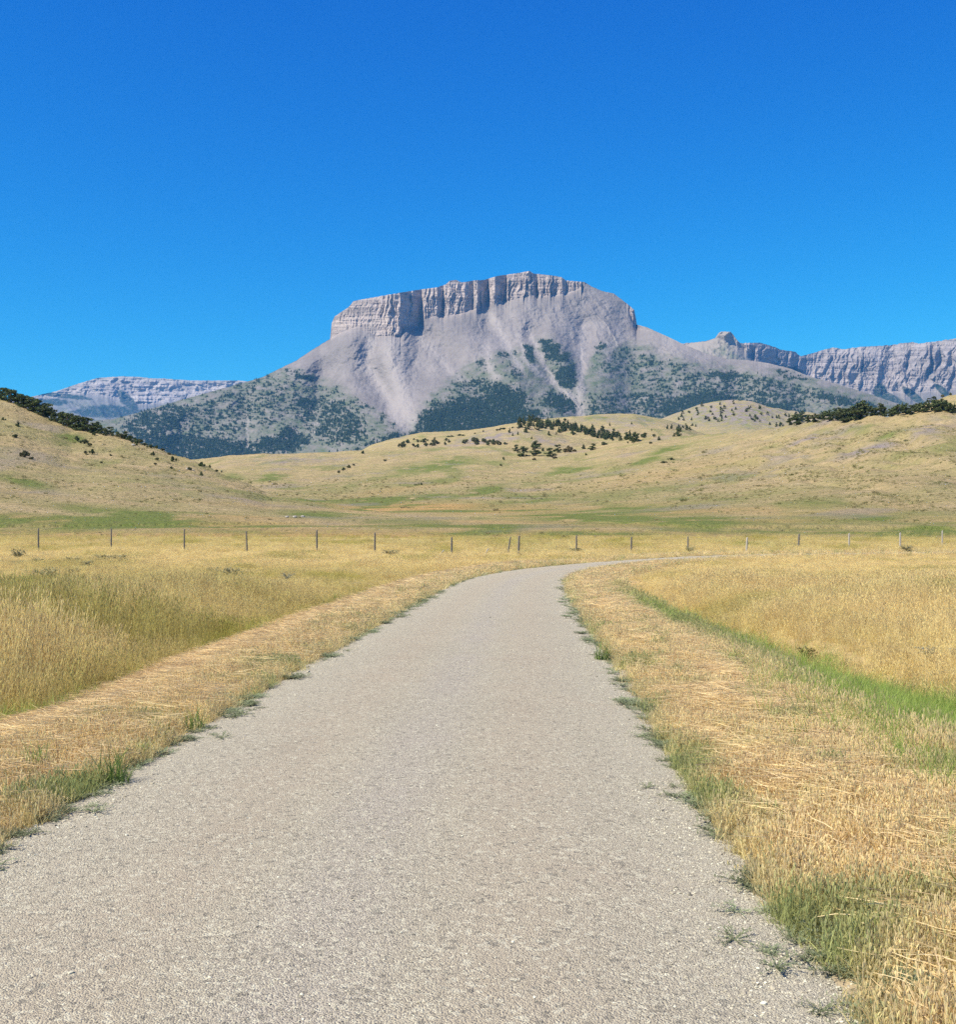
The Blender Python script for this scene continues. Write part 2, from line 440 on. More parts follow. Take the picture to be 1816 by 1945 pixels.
def build_land():
    for nm, rows, mat in (("meadow", np.geomspace(0.6, 118.0, 640), mat_meadow()), ("hills", np.geomspace(118.0, 2300.0, 720), mat_hills())):
        us = land_columns(nm == "meadow")
        D = np.repeat(rows[:, None], len(us), 1); X = (us[None, :] - CU) / FPX * D
        Z = zt(X.ravel(), D.ravel()); X = X.ravel(); D = D.ravel()
        if nm == "hills":
            g, o, s = land_masks(X, D, Z)
        else:
            g = np.zeros_like(X); o = g.copy(); s = g.copy()
            f = D > 60
            gf, of, sf = land_masks(X[f], D[f], Z[f]); w = sstep(62, 88, D[f])
            g[f] = gf * w; o[f] = of * w; s[f] = sf * w
            lat = road_lat(X, D); sd = np.abs(lat) - HW
            s = np.maximum(s, 1 - sstep(-0.1, 0.35 + 0.2 * fbm(X / 0.4, D / 0.4, 51, 2), sd))
            g = np.maximum(g, np.where(lat > 0, 1, 0.5) * np.exp(-((sd - strip_c(D)) / 0.6) ** 2) * (D < 60))
        me = np_mesh(nm, np.stack([X, D, Z], -1), grid_faces(len(rows), len(us)), mat, {"green": g, "ochre": o, "scree": s})
        tag(add_obj(nm, me), kind='structure')
    # everything beyond and behind: one broad sheet below the hills out to the horizon
    r = np.array([0.0, 60, 300, 1500, 5000, 14000, 30000]); th = np.linspace(0, 2 * np.pi, 65)
    rr, tt = np.meshgrid(r, th, indexing='ij')
    X, Y = rr * np.cos(tt), rr * np.sin(tt)
    Z = np.where(Y > 0, -1.6, -0.9) + 0 * X
    Z = np.where(rr > 100, -4.0, Z)
    me = np_mesh("ground", np.stack([X.ravel(), Y.ravel(), Z.ravel()], -1), grid_faces(len(r), len(th)), bpy.data.materials["meadow_soil"],
                 {"green": 0 * X.ravel(), "ochre": 0 * X.ravel(), "scree": 0 * X.ravel()})
    tag(add_obj("ground", me), kind='structure')

# ------------------------------------------------------------------ road
def road_z(x, y, lat):
    zb = gs(np.maximum(y, 0.0))
    return zb + 0.035 * (1 - np.clip(np.abs(lat) / HW, 0, 1) ** 2) - 0.05 * sstep(HW - 0.02, HW + 0.3, np.abs(lat)) + 0.008 * fbm(x / 0.8, y / 0.8, 61, 3) + 0.012 * pn(x / 3, y / 3, 62)

def mat_road():
    m = NT("gravel_road")
    v = m.coord()
    lat = m.attr("lat")
    big = m.noise(v, 0.5, 3, 0.6); mid = m.noise(v, 6.0, 4, 0.65)
    vo = m.n("ShaderNodeTexVoronoi"); vo.inputs["Scale"].default_value = 125.0; m.l(v, vo.inputs["Vector"])
    vo2 = m.n("ShaderNodeTexVoronoi"); vo2.inputs["Scale"].default_value = 42.0; m.l(v, vo2.inputs["Vector"])
    sepn = m.n("ShaderNodeSeparateColor"); m.l(vo.outputs["Color"], sepn.inputs[0])
    sep2 = m.n("ShaderNodeSeparateColor"); m.l(vo2.outputs["Color"], sep2.inputs[0])
    stone = m.ramp(sepn.outputs[0], [(0.0, (0.172, 0.155, 0.119)), (0.25, (0.292, 0.265, 0.206)), (0.6, (0.369, 0.332, 0.256)), (0.85, (0.429, 0.399, 0.302)), (1.0, (0.567, 0.55, 0.435))])
    fines = m.ramp(big, [(0.35, (0.329, 0.297, 0.23)), (0.5, (0.369, 0.332, 0.256)), (0.65, (0.36, 0.307, 0.233))])
    al = m.math('ABSOLUTE', lat, 0.0)
    trk = m.math('MULTIPLY', m.rng(m.math('ABSOLUTE', m.math('ADD', al, -0.82), 0.0), 0.50, 0.12), m.rng(big, 0.25, 0.6, 1.0, 0.45))
    fines = m.mix(m.math('MULTIPLY', trk, 0.6), fines, (0.349, 0.286, 0.21))
    col = m.mix(m.math('MULTIPLY', m.rng(mid, 0.35, 0.62, 0.35, 0.9), m.rng(trk, 0.0, 1.0, 1.0, 0.45)), fines, stone)
    col = m.mix(m.math('MULTIPLY', m.rng(al, 0.42, 0.10), m.rng(big, 0.3, 0.6, 0.25, 0.6)), col, m.mix(sepn.outputs[0], (0.248, 0.225, 0.194), (0.41, 0.377, 0.324)))
    col = m.mix(m.rng(sep2.outputs[1], 0.86, 0.9, 0, 0.6), col, (0.514, 0.489, 0.379))
    col = m.mix(m.rng(sep2.outputs[0], 0.90, 0.95, 0, 0.6), col, (0.146, 0.138, 0.117))
    col = m.mix(m.rng(m.math('ABSOLUTE', lat, 0.0), 1.35, 1.95, 0.0, 0.35), col, (0.403, 0.389, 0.31))
    h = m.math('ADD', m.math('MULTIPLY', vo.outputs["Distance"], -0.7), m.math('MULTIPLY', m.noise(v, 55.0, 3, 0.7), 0.8))
    return m.surf(col, 0.95, m.bump(h, 0.9, 0.012), 0.1)

def build_road():
    s0 = np.concatenate([np.arange(0, 110, 0.16), np.arange(110, _s[-1], 0.5)])
    cx = np.interp(s0, _s, RC[:, 0]); cy = np.interp(s0, _s, RC[:, 1])
    tx = np.gradient(cx, s0); ty = np.gradient(cy, s0); L = np.hypot(tx, ty); tx /= L; ty /= L
    for q in (tx, ty): q[:] = np.convolve(np.pad(q, 6, mode='edge'), np.ones(13) / 13, mode='valid')
    lt = np.linspace(-1, 1, 41)
    wob = 1 + 0.05 * fbm(s0 / 0.7, 0 * s0, 71, 3)[:, None] * np.sign(lt)[None, :] + 0.04 * fbm(s0 / 2.5, 0 * s0 + 9, 72, 2)[:, None]
    LAT = lt[None, :] * (HW + 0.22) * wob
    X = cx[:, None] + ty[:, None] * LAT; Y = cy[:, None] - tx[:, None] * LAT
    Z = road_z(X, Y, LAT)
    Z = Z + 0.012
    me = np_mesh("road", np.stack([X.ravel(), Y.ravel(), Z.ravel()], -1), grid_faces(len(s0), len(lt))[:, ::-1], mat_road(), {"lat": LAT.ravel()})
    tag(add_obj("road", me), kind='structure')

# ------------------------------------------------------------------ mountains
def mat_rock(name, rock_a, rock_b, veg_c, forest_c, pale_c):
    m = NT(name)
    v = m.coord(); vst = m.coord((0.25, 0.25, 4.0)); vfl = m.coord((1.0, 1.0, 0.16))
    n1 = m.noise(v, 0.004, 5, 0.6); n2 = m.noise(v, 0.03, 5, 0.65); st = m.noise(vst, 0.008, 4, 0.6); fl = m.noise(vfl, 0.05, 4, 0.65)
    rock = m.mix(m.rng(n1, 0.35, 0.65), rock_a, rock_b)
    rock = m.mix(m.rng(n2, 0.45, 0.7, 0, 0.45), rock, tuple(c * 0.72 for c in rock_a))
    cl = m.attr("cliff")
    crock = m.mix(m.rng(st, 0.42, 0.62), tuple(c * k for c, k in zip(rock_b, (1.86, 1.76, 1.70))), tuple(c * k for c, k in zip(rock_a, (1.48, 1.40, 1.36))))
    crock = m.mix(m.rng(fl, 0.5, 0.68, 0, 0.6), crock, tuple(c * 0.70 for c in rock_a))
    rock = m.mix(cl, rock, crock)
    rock = m.mix(m.attr("pale"), rock, m.mix(n2, pale_c, tuple(c * 0.85 for c in pale_c)))
    col = m.mix(m.math('MULTIPLY', m.attr("veg"), m.rng(n2, 0.25, 0.6, 0.55, 1.0)), rock, veg_c)
    col = m.mix(m.math('MULTIPLY', m.attr("forest"), m.rng(n2, 0.3, 0.55, 0.45, 1.0)), col, forest_c)
    h = m.math('ADD', n2, m.math('MULTIPLY', m.math('MULTIPLY', fl, cl), 1.2))
    return m.surf(col, 0.95, m.bump(h, 0.6, 14.0), 0.05)

def smooth1(a, w):
    k = np.hanning(w + 2)[1:-1]; k /= k.sum()
    return np.convolve(np.pad(a, (w // 2, w - 1 - w // 2), mode='edge'), k, mode='valid')

def mountain_mesh(name, us, sky_pts, base_pts, yb, D0, pxm, kc, k1, k2, relief, flute, masks, mat, rows=(70, 230), seed=0, jag=1.0, top_flat=250.0):
    nc = len(us)
    ys = ip(us, sky_pts) + jag * (0.9 * fbm(us / 7, 0 * us, seed + 5, 3))
    yc = np.maximum(ip(us, base_pts) + 1.5 * fbm(us / 6, 0 * us + 3, seed + 6, 2), ys + 0.6)
    D0 = D0 if not np.isscalar(D0) else np.full(nc, float(D0))
    Ds = smooth1(D0, 61)
    ycs = smooth1(yc, 201)
    back_d = np.array([2400.0, 1500, 900, 500, 260, 120, 50])
    Y, D, C = [], [], []
    # back side, falling away behind the skyline (in true metres)
    ztop = EYE + (HZ - ys) / FPX * D0
    Zr, Dr, Ur = [], [], []
    for b in back_d:
        Zr.append(ztop - np.maximum(b - top_flat, 0) * 0.55 - b * 0.03); Dr.append(D0 + b); C.append(0 * us)
    yy_all, front_d, cl = [], [], []
    tc = np.linspace(0, 1, rows[0])
    hpx = yc - ys
    for t in tc:
        yy = ys + hpx * t
        amt = np.clip(hpx / 14, 0, 1)
        fd = D0 - kc * pxm * hpx * t + amt * flute(us, yy, t) * min(1.0, 0.35 + t * 3)
        fd = fd - amt * pxm * 1.6 * fbm(us / 60, yy / 3.2, seed + 8, 3)
        yy_all.append(yy); front_d.append(fd); cl.append(amt * (1 if t < 0.97 else 0.6))
    dbase = front_d[-1]; 
    for t in np.linspace(0, 1, rows[1] + 1)[1:]:
        yy = yc + (yb - yc) * t ** 1.12
        dr = yy - yc
        w = np.exp(-dr / 11.0)
        dy = np.maximum(w * dr + (1 - w) * (yy - ycs), 0)
        fd = (dbase * w + (Ds - kc * pxm * smooth1(hpx, 75)) * (1 - w)) - pxm * (k1 * dy + k2 * dy * dy) + np.clip(dr / 25, 0, 1) * relief(us, yy)
        yy_all.append(yy); front_d.append(fd); cl.append(np.clip(hpx / 14, 0, 1) * np.exp(-dr / 3.0))
    YY = np.array(yy_all); FD = np.array(front_d)
    ZF = EYE + (HZ - YY) / FPX * FD
    DD = np.concatenate([np.array(Dr), FD]); ZZ = np.concatenate([np.array(Zr), ZF])
    XX = (us[None, :] - CU) / FPX * DD
    nb = len(back_d)
    UU = np.repeat(us[None, :], len(DD), 0)
    YF = np.concatenate([np.repeat(ys[None, :], nb, 0), YY])
    att = masks(UU, YF, ys, yc)
    att["cliff"] = np.concatenate([np.zeros((nb, nc)), np.array(cl)])
    att = {k: np.clip(v, 0, 1).ravel() for k, v in att.items()}
    nr = len(DD)
    me = np_mesh(name, np.stack([XX.ravel(), DD.ravel(), ZZ.ravel()], -1), grid_faces(nr, nc), mat, att, smooth=False)
    o = tag(add_obj(name, me), kind='structure')
    return {"us": us, "U": UU[nb:], "Y": YY, "X": XX[nb:], "D": FD, "Z": ZF, "forest": att["forest"].reshape(nr, nc)[nb:], "cliff": att["cliff"].reshape(nr, nc)[nb:]}

MAIN_SKY = [(60, 822), (120, 812), (185, 798), (216, 796), (262, 784), (308, 770), (398, 745), (456, 729), (500, 716), (540, 696), (563, 685), (591, 666), (627, 644), (630, 614),
            (636, 601), (651, 591), (662, 584), (672, 572), (705, 566), (750, 558), (793, 551), (831, 546), (846, 541), (854, 534), (867, 532), (877, 537), (900, 533), (920, 532), (943, 525),
            (955, 523), (984, 519), (1006, 515), (1014, 520), (1052, 524), (1067, 527), (1075, 533), (1110, 536), (1123, 544), (1143, 553), (1166, 558), (1179, 568), (1196, 581), (1205, 589),
            (1210, 617), (1229, 622), (1242, 628), (1267, 639), (1300, 655), (1340, 671), (1380, 682), (1420, 684), (1460, 690), (1500, 700), (1540, 716), (1584, 728), (1640, 745), (1700, 765), (1760, 782), (1850, 800), (2100, 830)]
MAIN_BASE = [(60, 800), (600, 660), (627, 643), (651, 629), (682, 619), (698, 626), (712, 639), (743, 638), (756, 640), (761, 642), (768, 622), (776, 619), (793, 620), (805, 608), (808, 601), (844, 600), (874, 596),
             (905, 585), (928, 572), (943, 577), (968, 570), (1014, 560), (1022, 563), (1052, 560), (1072, 558), (1087, 553), (1115, 543), (1123, 545), (1180, 568), (1192, 582), (1200, 606), (1208, 622), (1214, 624), (1240, 628), (1300, 655), (2100, 700)]
MAIN_D = [(60, 5750), (400, 5850), (560, 5980), (627, 6080), (640, 6020), (660, 5985), (700, 5955), (745, 5935), (760, 5955), (764, 5975), (801, 6130), (806, 6092), (826, 6108), (830, 6111), (842, 6150), (846, 6126), (862, 6140), (882, 6146),
          (884, 6150), (899, 6186), (903, 6158), (907, 6163), (928, 6252), (931, 6205), (940, 6178), (942, 6182), (962, 6248), (965, 6212), (1004, 6178), (1006, 6184), (1020, 6236), (1024, 6214), (1043, 6198), (1045, 6202), (1053, 6226), (1057, 6216),
          (1068, 6215), (1070, 6220), (1076, 6250), (1110, 6240), (1123, 6250), (1190, 6244), (1203, 6240), (1210, 6266), (1216, 6075), (1240, 5960), (1300, 5830), (1420, 5650), (1600, 5400), (2100, 5060)]

# ridges (-) and gullies (+) of the slopes below the cliffs: polyline, width, metres
RIDGES = [([(690, 640), (610, 690), (520, 760), (450, 830), (420, 880)], 60, -115), ([(705, 650), (700, 700), (735, 755), (768, 815)], 26, 130), ([(1000, 700), (900, 735), (820, 770), (740, 840)], 45, -150),
          ([(860, 620), (940, 690), (1000, 760), (1040, 860)], 36, -90), ([(1010, 640), (1050, 720), (1100, 790)], 22, 95), ([(1110, 620), (1105, 720), (1108, 830)], 26, 110),
          ([(930, 620), (985, 680), (1015, 740)], 16, 40), ([(1040, 640), (1075, 700), (1096, 745)], 20, -60), ([(1200, 650), (1180, 720), (1170, 800)], 45, -15), ([(1300, 680), (1330, 740), (1340, 800)], 60, -35),
          ([(1250, 680), (1260, 740), (1255, 800)], 30, 20), ([(620, 700), (600, 760), (560, 850)], 28, 90), ([(330, 775), (300, 820), (290, 880)], 40, -90), ([(470, 760), (470, 820), (470, 880)], 18, 60),
          ([(1440, 700), (1460, 760), (1470, 800)], 40, -110), ([(1560, 740), (1600, 770), (1640, 800)], 30, -70), ([(1400, 700), (1400, 780)], 26, 60), ([(820, 640), (860, 690), (900, 735)], 22, 60), ([(560, 690), (400, 760), (250, 830)], 40, -90)]
def main_relief(us, yy):
    u = us; y = yy if not np.isscalar(yy) else np.full_like(us, yy)
    r = 0
    for poly, w, a in RIDGES:
        d = seg_dist(u, y, poly) / w
        r = r + a * np.exp(-d * d)
    fan = (u - 930) / (0.45 + (y - 500) / 420.0)
    r = r + (7 + 13 * sstep(-0.3, 0.3, fbm(u / 60, y / 80, 85, 2))) * (np.abs(fbm(fan / 42 + 0.3 * fbm(u / 30, y / 30, 86, 2), y / 170, 81, 3)) * 2 - 0.6) + 45 * fbm(u / 70, y / 70, 82, 3) + 12 * fbm(u / 10, y / 8, 83, 3)
    r = r * sstep(1.0, 0.35, np.abs(y - 760) / 260) if False else r
    return r

FOREST = [(885, 800, 105, 42, -8, 1.0), (955, 772, 45, 38, 0, 1.0), (1000, 800, 35, 25, 0, 0.9), (900, 848, 240, 18, -5, 0.85), (780, 830, 90, 14, -14, 0.8), (1046, 655, 26, 12, 20, 1.0), (1055, 672, 26, 16, 20, 0.9), (1075, 716, 20, 22, 40, 1.1),
          (1002, 668, 10, 20, -20, 1.1), (963, 670, 18, 14, 10, 0.9), (910, 675, 12, 28, -20, 0.8), (978, 702, 9, 16, -10, 0.8), (1068, 766, 36, 18, 10, 0.9), (1132, 657, 22, 14, -10, 0.8), (1270, 720, 105, 44, 16, 0.50), (1320, 768, 70, 20, -10, 1.0),
          (1380, 713, 30, 8, 0, 1.0), (1420, 742, 130, 30, 6, 0.60), (1503, 709, 34, 9, 14, 1.0), (570, 708, 34, 11, 14, 0.9), (582, 766, 26, 9, 10, 0.95), (697, 766, 26, 12, 20, 0.7), (744, 790, 22, 16, 40, 1.1), (548, 836, 18, 24, 0, 1.0),
          (350, 850, 150, 24, 4, 0.95), (535, 842, 60, 16, -8, 0.9), (400, 800, 170, 46, -22, 0.56), (500, 770, 90, 44, -20, 0.52), (630, 800, 70, 40, 20, 0.72), (620, 740, 60, 24, 0, 0.45), (300, 800, 70, 26, -14, 0.8), (1200, 775, 100, 32, -4, 0.62),
          (860, 720, 40, 22, 40, 0.5), (930, 740, 60, 18, 10, 0.7), (1600, 762, 60, 8, 12, 0.9), (1460, 775, 70, 12, 8, 0.9), (1190, 690, 55, 28, 0, 0.5), (1540, 745, 40, 10, 15, 0.5), (480, 730, 60, 12, -18, 0.45), (680, 700, 20, 6, 30, 0.3)]
CHUTES = [([(705, 650), (690, 690), (730, 745), (768, 815)], 13, 1.0), ([(740, 660), (760, 730), (775, 800)], 22, 1.0), ([(800, 640), (850, 700), (880, 725)], 8, 0.7), ([(935, 600), (975, 680), (990, 700)], 9, 1.0), ([(985, 640), (1000, 690), (1040, 720), (1090, 760)], 6, 0.9),
          ([(925, 660), (930, 700), (940, 715)], 9, 0.9), ([(1005, 630), (1030, 690), (1060, 735), (1100, 765)], 6, 1.0), ([(1110, 620), (1105, 700), (1100, 760), (1108, 835)], 9, 1.0), ([(1180, 640), (1160, 660)], 8, 0.6), ([(470, 790), (470, 850)], 3, 0.8), ([(610, 770), (590, 840)], 6, 0.5), ([(880, 790), (900, 790)], 3, 0.0)]
VEG_Y = [(60, 600), (540, 700), (600, 712), (650, 735), (700, 770), (760, 812), (800, 770), (850, 720), (890, 690), (940, 672), (1000, 655), (1040, 640), (1085, 672), (1110, 700), (1140, 650), (1200, 648), (1260, 672), (1330, 690), (1400, 700), (1500, 706), (1700, 760), (2100, 700)]

def main_masks(U, Y, ys, yc):
    yt = Y + 0.12 * (U - 900) * np.sign(900 - U) * -1
    nse = fbm(U / 26, yt / 11, 91, 4); fine = fbm(U / 9, yt / 3.2, 92, 3)
    wu = U + 9 * fbm(U / 14, Y / 10, 95, 3); wy = Y + 6 * fbm(U / 14, Y / 10, 96, 3)
    f = np.zeros_like(U)
    for a in FOREST: f = np.maximum(f, a[5] * np.minimum(1.0, 1.7 * ell(wu, wy, *a[:5])))
    ch = np.zeros_like(U)
    for poly, w, a in CHUTES: ch = np.maximum(ch, a * np.exp(-(seg_dist(wu, Y, poly) / w) ** 2))
    vg = sstep(-12, 22, Y - ip(wu, VEG_Y) + 14 * nse)
    f = np.clip(f * 1.25 - 0.45 + 0.95 * fine + 0.45 * nse, 0, 1) * vg
    f = sstep(0.15, 0.6, f) * (1 - np.clip(ch * 1.3, 0, 1))
    veg = np.clip(vg * (0.62 + 0.9 * nse + 0.3 * fine) * (1 - 0.8 * ch), 0, 1)
    pale = 1.0 * ch + 0.5 * sstep(1200, 1300, U) * sstep(700, 640, Y) + 0.35 * sstep(0.0, 0.5, fbm(U / 30, Y / 60, 97, 3)) * (1 - vg)
    return {"veg": veg, "forest": f, "pale": pale}

def build_mountains():
    rock = mat_rock("mountain_rock", (0.176, 0.159, 0.153), (0.228, 0.206, 0.199), (0.074, 0.102, 0.050), (0.026, 0.043, 0.030), (0.30, 0.272, 0.257))
    us = np.concatenate([np.arange(40, 600, 1.6), np.arange(600, 1240, 1.0), np.arange(1240, 2050, 1.6)])
    D0 = ip(us, MAIN_D)
    D0 = D0 + 0.75 * (D0 - smooth1(D0, 121)) * sstep(640, 700, us) * sstep(985, 930, us)
    def flute(u, y, t):
        ph = u + 0.12 * (y - 560) + 7 * fbm(u / 20, y / 22, 104, 3)
        k = 0.35 + 0.9 * sstep(700, 760, u)
        k = k * (0.35 + 1.5 * np.clip(0.5 + 1.3 * fbm(u / 34, y / 90, 105, 2), 0, 1))
        return k * (17 * (np.abs(fbm(ph / 15, y / 160, 101, 3)) * 2.2 - 0.5) + 13 * fbm(ph / 4.6, y / 50, 102, 3)) + 5 * fbm(ph / 2.2, y / 8, 103, 2)
    M = mountain_mesh("mountain", us, MAIN_SKY, MAIN_BASE, 905.0, D0, 2.74, 0.30, 1.45, 0.0042, main_relief, flute, main_masks, rock, rows=(70, 260), seed=100, top_flat=420)
    # long cliff wall behind the right flank
    wall = mat_rock("cliff_rock", (0.142, 0.134, 0.137), (0.185, 0.174, 0.176), (0.08, 0.11, 0.06), (0.020, 0.038, 0.028), (0.30, 0.262, 0.225))
    us = np.arange(1225, 2350, 1.2)
    W_SKY = [(1225, 690), (1260, 668), (1293, 653), (1315, 651), (1341, 648), (1358, 643), (1366, 632), (1371, 630), (1388, 630.5), (1396, 640), (1401, 647), (1406, 652), (1442, 651), (1465, 657), (1485, 665), (1510, 668), (1521, 677), (1544, 671), (1560, 666), (1584, 660),
             (1600, 664), (1635, 659), (1692, 656), (1715, 652), (1735, 650), (1745, 653), (1783, 648), (1816, 643), (1900, 640), (2100, 650), (2350, 690)]
    W_BASE = [(1225, 690), (1260, 669), (1315, 652), (1358, 644), (1366, 636), (1371, 637), (1388, 638), (1399, 650), (1406, 657), (1440, 685), (1470, 692), (1520, 712), (1584, 727), (1641, 741), (1669, 752), (1700, 742), (1730, 748), (1760, 742), (1816, 738), (1900, 735), (2350, 740)]
    def wflute(u, y, t):
        ph = u + 0.18 * (y - 690) + 9 * fbm(u / 26, y / 20, 118, 3)
        k = 0.4 + 1.3 * np.clip(0.5 + 1.2 * fbm(u / 50, y / 60, 119, 2), 0, 1)
        return k * 70 * (np.abs(fbm(ph / 38, y / 120, 111, 3)) * 2 - 0.5) + k * 34 * fbm(ph / 11, y / 60, 112, 3) + 14 * fbm(ph / 4, y / 14, 113, 2)
    def wrel(u, y): return 60 * fbm((u - 0.9 * y) / 30, y / 60, 114, 3) + 25 * fbm(u / 8, y / 8, 115, 2)
    def wmask(U, Y, ys, yc):
        n = fbm(U / 12, Y / 10, 116, 3)
        dy = Y - yc[None, :]
        tri = np.maximum.reduce([np.clip(1.4 * ell(U, Y, *e) - 0.25, 0, 1) for e in ((1690, 758, 34, 10, 28), (1735, 752, 26, 7, 38), (1672, 745, 12, 16, 0), (1790, 742, 18, 6, 40), (1640, 760, 30, 8, 10), (1560, 735, 20, 5, 15), (1500, 702, 26, 6, 12))])  # dark triangles along the wall's foot, coloured through the forest attribute
        f = np.clip(tri * 1.4 + 0.6 * n * sstep(8, 26, dy), 0, 1)
        return {"veg": sstep(4, 30, dy) * (0.4 + n), "forest": sstep(0.2, 0.6, f), "pale": sstep(1425, 1395, U) * 0.95 + 0.4 * sstep(0, 0.5, fbm(U / 18, Y / 40, 117, 2))}
    dW = ip(us, [(1225, 8000), (1310, 7950), (1375, 7800), (1400, 7830), (1440, 7930), (1520, 8350), (1560, 8450), (1700, 8400), (1816, 8200), (2350, 7800)])
    mountain_mesh("cliff_wall", us, W_SKY, W_BASE, 830.0, dW, 3.83, 0.42, 1.5, 0.004, wrel, wflute, wmask, wall, rows=(80, 90), seed=120, jag=1.8, top_flat=150)
    # distant banded mountain on the left
    us = np.arange(-300, 560, 1.2)
    F_SKY = [(-300, 800), (0, 768), (80, 749), (108, 743), (139, 732), (165, 724), (185, 718), (231, 715), (262, 716), (290, 719), (310, 719), (333, 721), (370, 723), (456, 723), (560, 735)]
    F_BASE = [(-300, 805), (0, 780), (80, 760), (139, 745), (185, 748), (231, 756), (262, 766), (300, 764), (340, 758), (456, 745), (560, 745)]
    def fflute(u, y, t):
        return 90 * fbm(u / 24 + 0.4 * fbm(u / 20, y / 14, 138, 2), y / 22, 131, 3) + 16 * fbm(u / 7, y / 9, 132, 3) + 18 * fbm(u / 45, y / 5.0, 133, 2)
    def frel(u, y): return 120 * fbm((u - 0.7 * y) / 26, y / 40, 134, 3)
    def fmask(U, Y, ys, yc):
        n = fbm(U / 9, Y / 6, 136, 3)
        f = np.maximum.reduce([ell(U, Y, 205, 782, 58, 11, 0), ell(U, Y, 243, 762, 26, 9, 45), ell(U, Y, 120, 752, 50, 4, 6), ell(U, Y, 90, 764, 40, 6, 0)])
        band = sstep(0.1, 0.35, fbm(U / 40, Y / 3.5, 137, 2)) * sstep(4, 10, Y - ys[None, :])
        return {"veg": 0.5 * sstep(0, 25, Y - yc[None, :]) * (0.6 + n), "forest": sstep(0.3, 0.6, np.clip(f * 1.3 + 0.3 * n, 0, 1)) + 0.3 * band * sstep(0.0, 0.3, n + 0.15), "pale": 0.6 * sstep(14, 0, Y - ys[None, :])}
    frock = mat_rock("distant_rock", (0.165, 0.158, 0.162), (0.212, 0.203, 0.206), (0.09, 0.12, 0.07), (0.022, 0.040, 0.034), (0.32, 0.30, 0.285))
    mountain_mesh("distant_mountain", us, F_SKY, F_BASE, 840.0, 12000.0, 5.5, 0.7, 1.6, 0.004, frel, fflute, fmask, frock, rows=(60, 60), seed=140, jag=1.0, top_flat=400)
    return M

# ------------------------------------------------------------------ plant pieces
def strips(segs):
    """segs: list of (P (n,3) spine, W (n,) half width, side (3,), hue) -> verts, faces, h attr, hue attr"""
    V, F, H, U = [], [], [], []
    b = 0
    for P, W, side, hue in segs:
        n = len(P)
        side = np.asarray(side)
        a = P - side[None, :] * W[:, None]; c = P + side[None, :] * W[:, None]
        V.append(np.stack([a, c], 1).reshape(-1, 3))
        i = b + 2 * np.arange(n - 1)
        F.append(np.stack([i, i + 1, i + 3, i + 2], -1))
        H.append(np.repeat(np.linspace(0, 1, n), 2)); U.append(np.full(2 * n, hue))
        b += 2 * n
    return np.concatenate(V), np.concatenate(F), np.concatenate(H), np.concatenate(U)

def blade(r, base, h, lean, az, w, n=4, hue=0.0, droop=0.6, tip=0.15):
    t = np.linspace(0, 1, n)
    out = lean * h * t ** (1 + droop)
    P = np.stack([base[0] + math.cos(az) * out, base[1] + math.sin(az) * out, h * (t - 0.25 * lean * lean * t * t)], -1)
    W = w * (1 - (1 - tip) * t ** 1.5)
    fa = r.uniform(0, 2 * math.pi)
    return (P, W, (math.cos(fa), math.sin(fa), 0.0), hue)

def tuft(name, r, mat, stalks=0, sh=(0.4, 0.7), sw=0.002, blades=20, bh=(0.15, 0.35), bw=0.003, rad=0.10, lean=(0.1, 0.6), slean=(0.05, 0.3), head=(0.07, 0.006), bhue=(0.0, 0.3), shue=(0.7, 1.0)):
    S = []
    for _ in range(blades):
        a = r.uniform(0, 6.283); q = rad * math.sqrt(r.random())
        S.append(blade(r, (math.cos(a) * q, math.sin(a) * q), r.uniform(*bh), r.uniform(*lean), r.uniform(0, 6.283), bw * r.uniform(0.7, 1.3), 4, r.uniform(*bhue)))
    for _ in range(stalks):
        a = r.uniform(0, 6.283); q = rad * math.sqrt(r.random())
        h = r.uniform(*sh); hue = r.uniform(*shue)
        P, W, sd, _h = blade(r, (math.cos(a) * q, math.sin(a) * q), h, r.uniform(*slean), r.uniform(0, 6.283), sw, 4, hue, 1.0, 0.7)
        S.append((P, W, sd, hue))
        dirv = P[-1] - P[-2]; dirv = dirv / np.linalg.norm(dirv)
        hl = head[0] * r.uniform(0.7, 1.3)
        HP = P[-1][None, :] + dirv[None, :] * np.linspace(-0.15, 1, 4)[:, None] * hl
        HP[-1, 2] -= 0.15 * hl
        S.append((HP, head[1] * np.array([0.4, 1.0, 0.8, 0.1]), sd, 1.0))
        S.append((HP, head[1] * np.array([0.4, 1.0, 0.8, 0.1]), (-sd[1], sd[0], 0.0), 1.0))
    V, F, H, U = strips(S)
    me = np_mesh(name, V, F, mat, {"h": H, "hue": U}, smooth=True)
    return bpy.data.objects.new(name, me)

def litter(name, r, mat, n=14, ln=(0.15, 0.45), w=0.002, rad=0.18, up=0.05):
    S = []
    for _ in range(n):
        a = r.uniform(0, 6.283); q = rad * math.sqrt(r.random())
        az = r.gauss(0.0, 0.55) + (math.pi if r.random() < 0.5 else 0); L = r.uniform(*ln)
        t = np.linspace(-0.5, 0.5, 5); cv = r.uniform(-0.5, 0.5) * L
        z = r.uniform(0.004, up) + np.abs(t) * r.uniform(-0.02, 0.03)
        x = math.cos(a) * q + math.cos(az) * t * L - math.sin(az) * cv * t * t; y = math.sin(a) * q + math.sin(az) * t * L + math.cos(az) * cv * t * t
        P = np.stack([x, y, np.maximum(z, 0.003)], -1)
        k = r.uniform(0.0, 1.0)
        S.append((P, w * r.uniform(0.6, 1.5) * np.array([0.6, 1, 1, 1, 0.4]), (-math.sin(az) * k, math.cos(az) * k, 1 - k * 0.7), r.random()))
    V, F, H, U = strips(S)
    return bpy.data.objects.new(name, np_mesh(name, V, F, mat, {"h": H, "hue": U}))

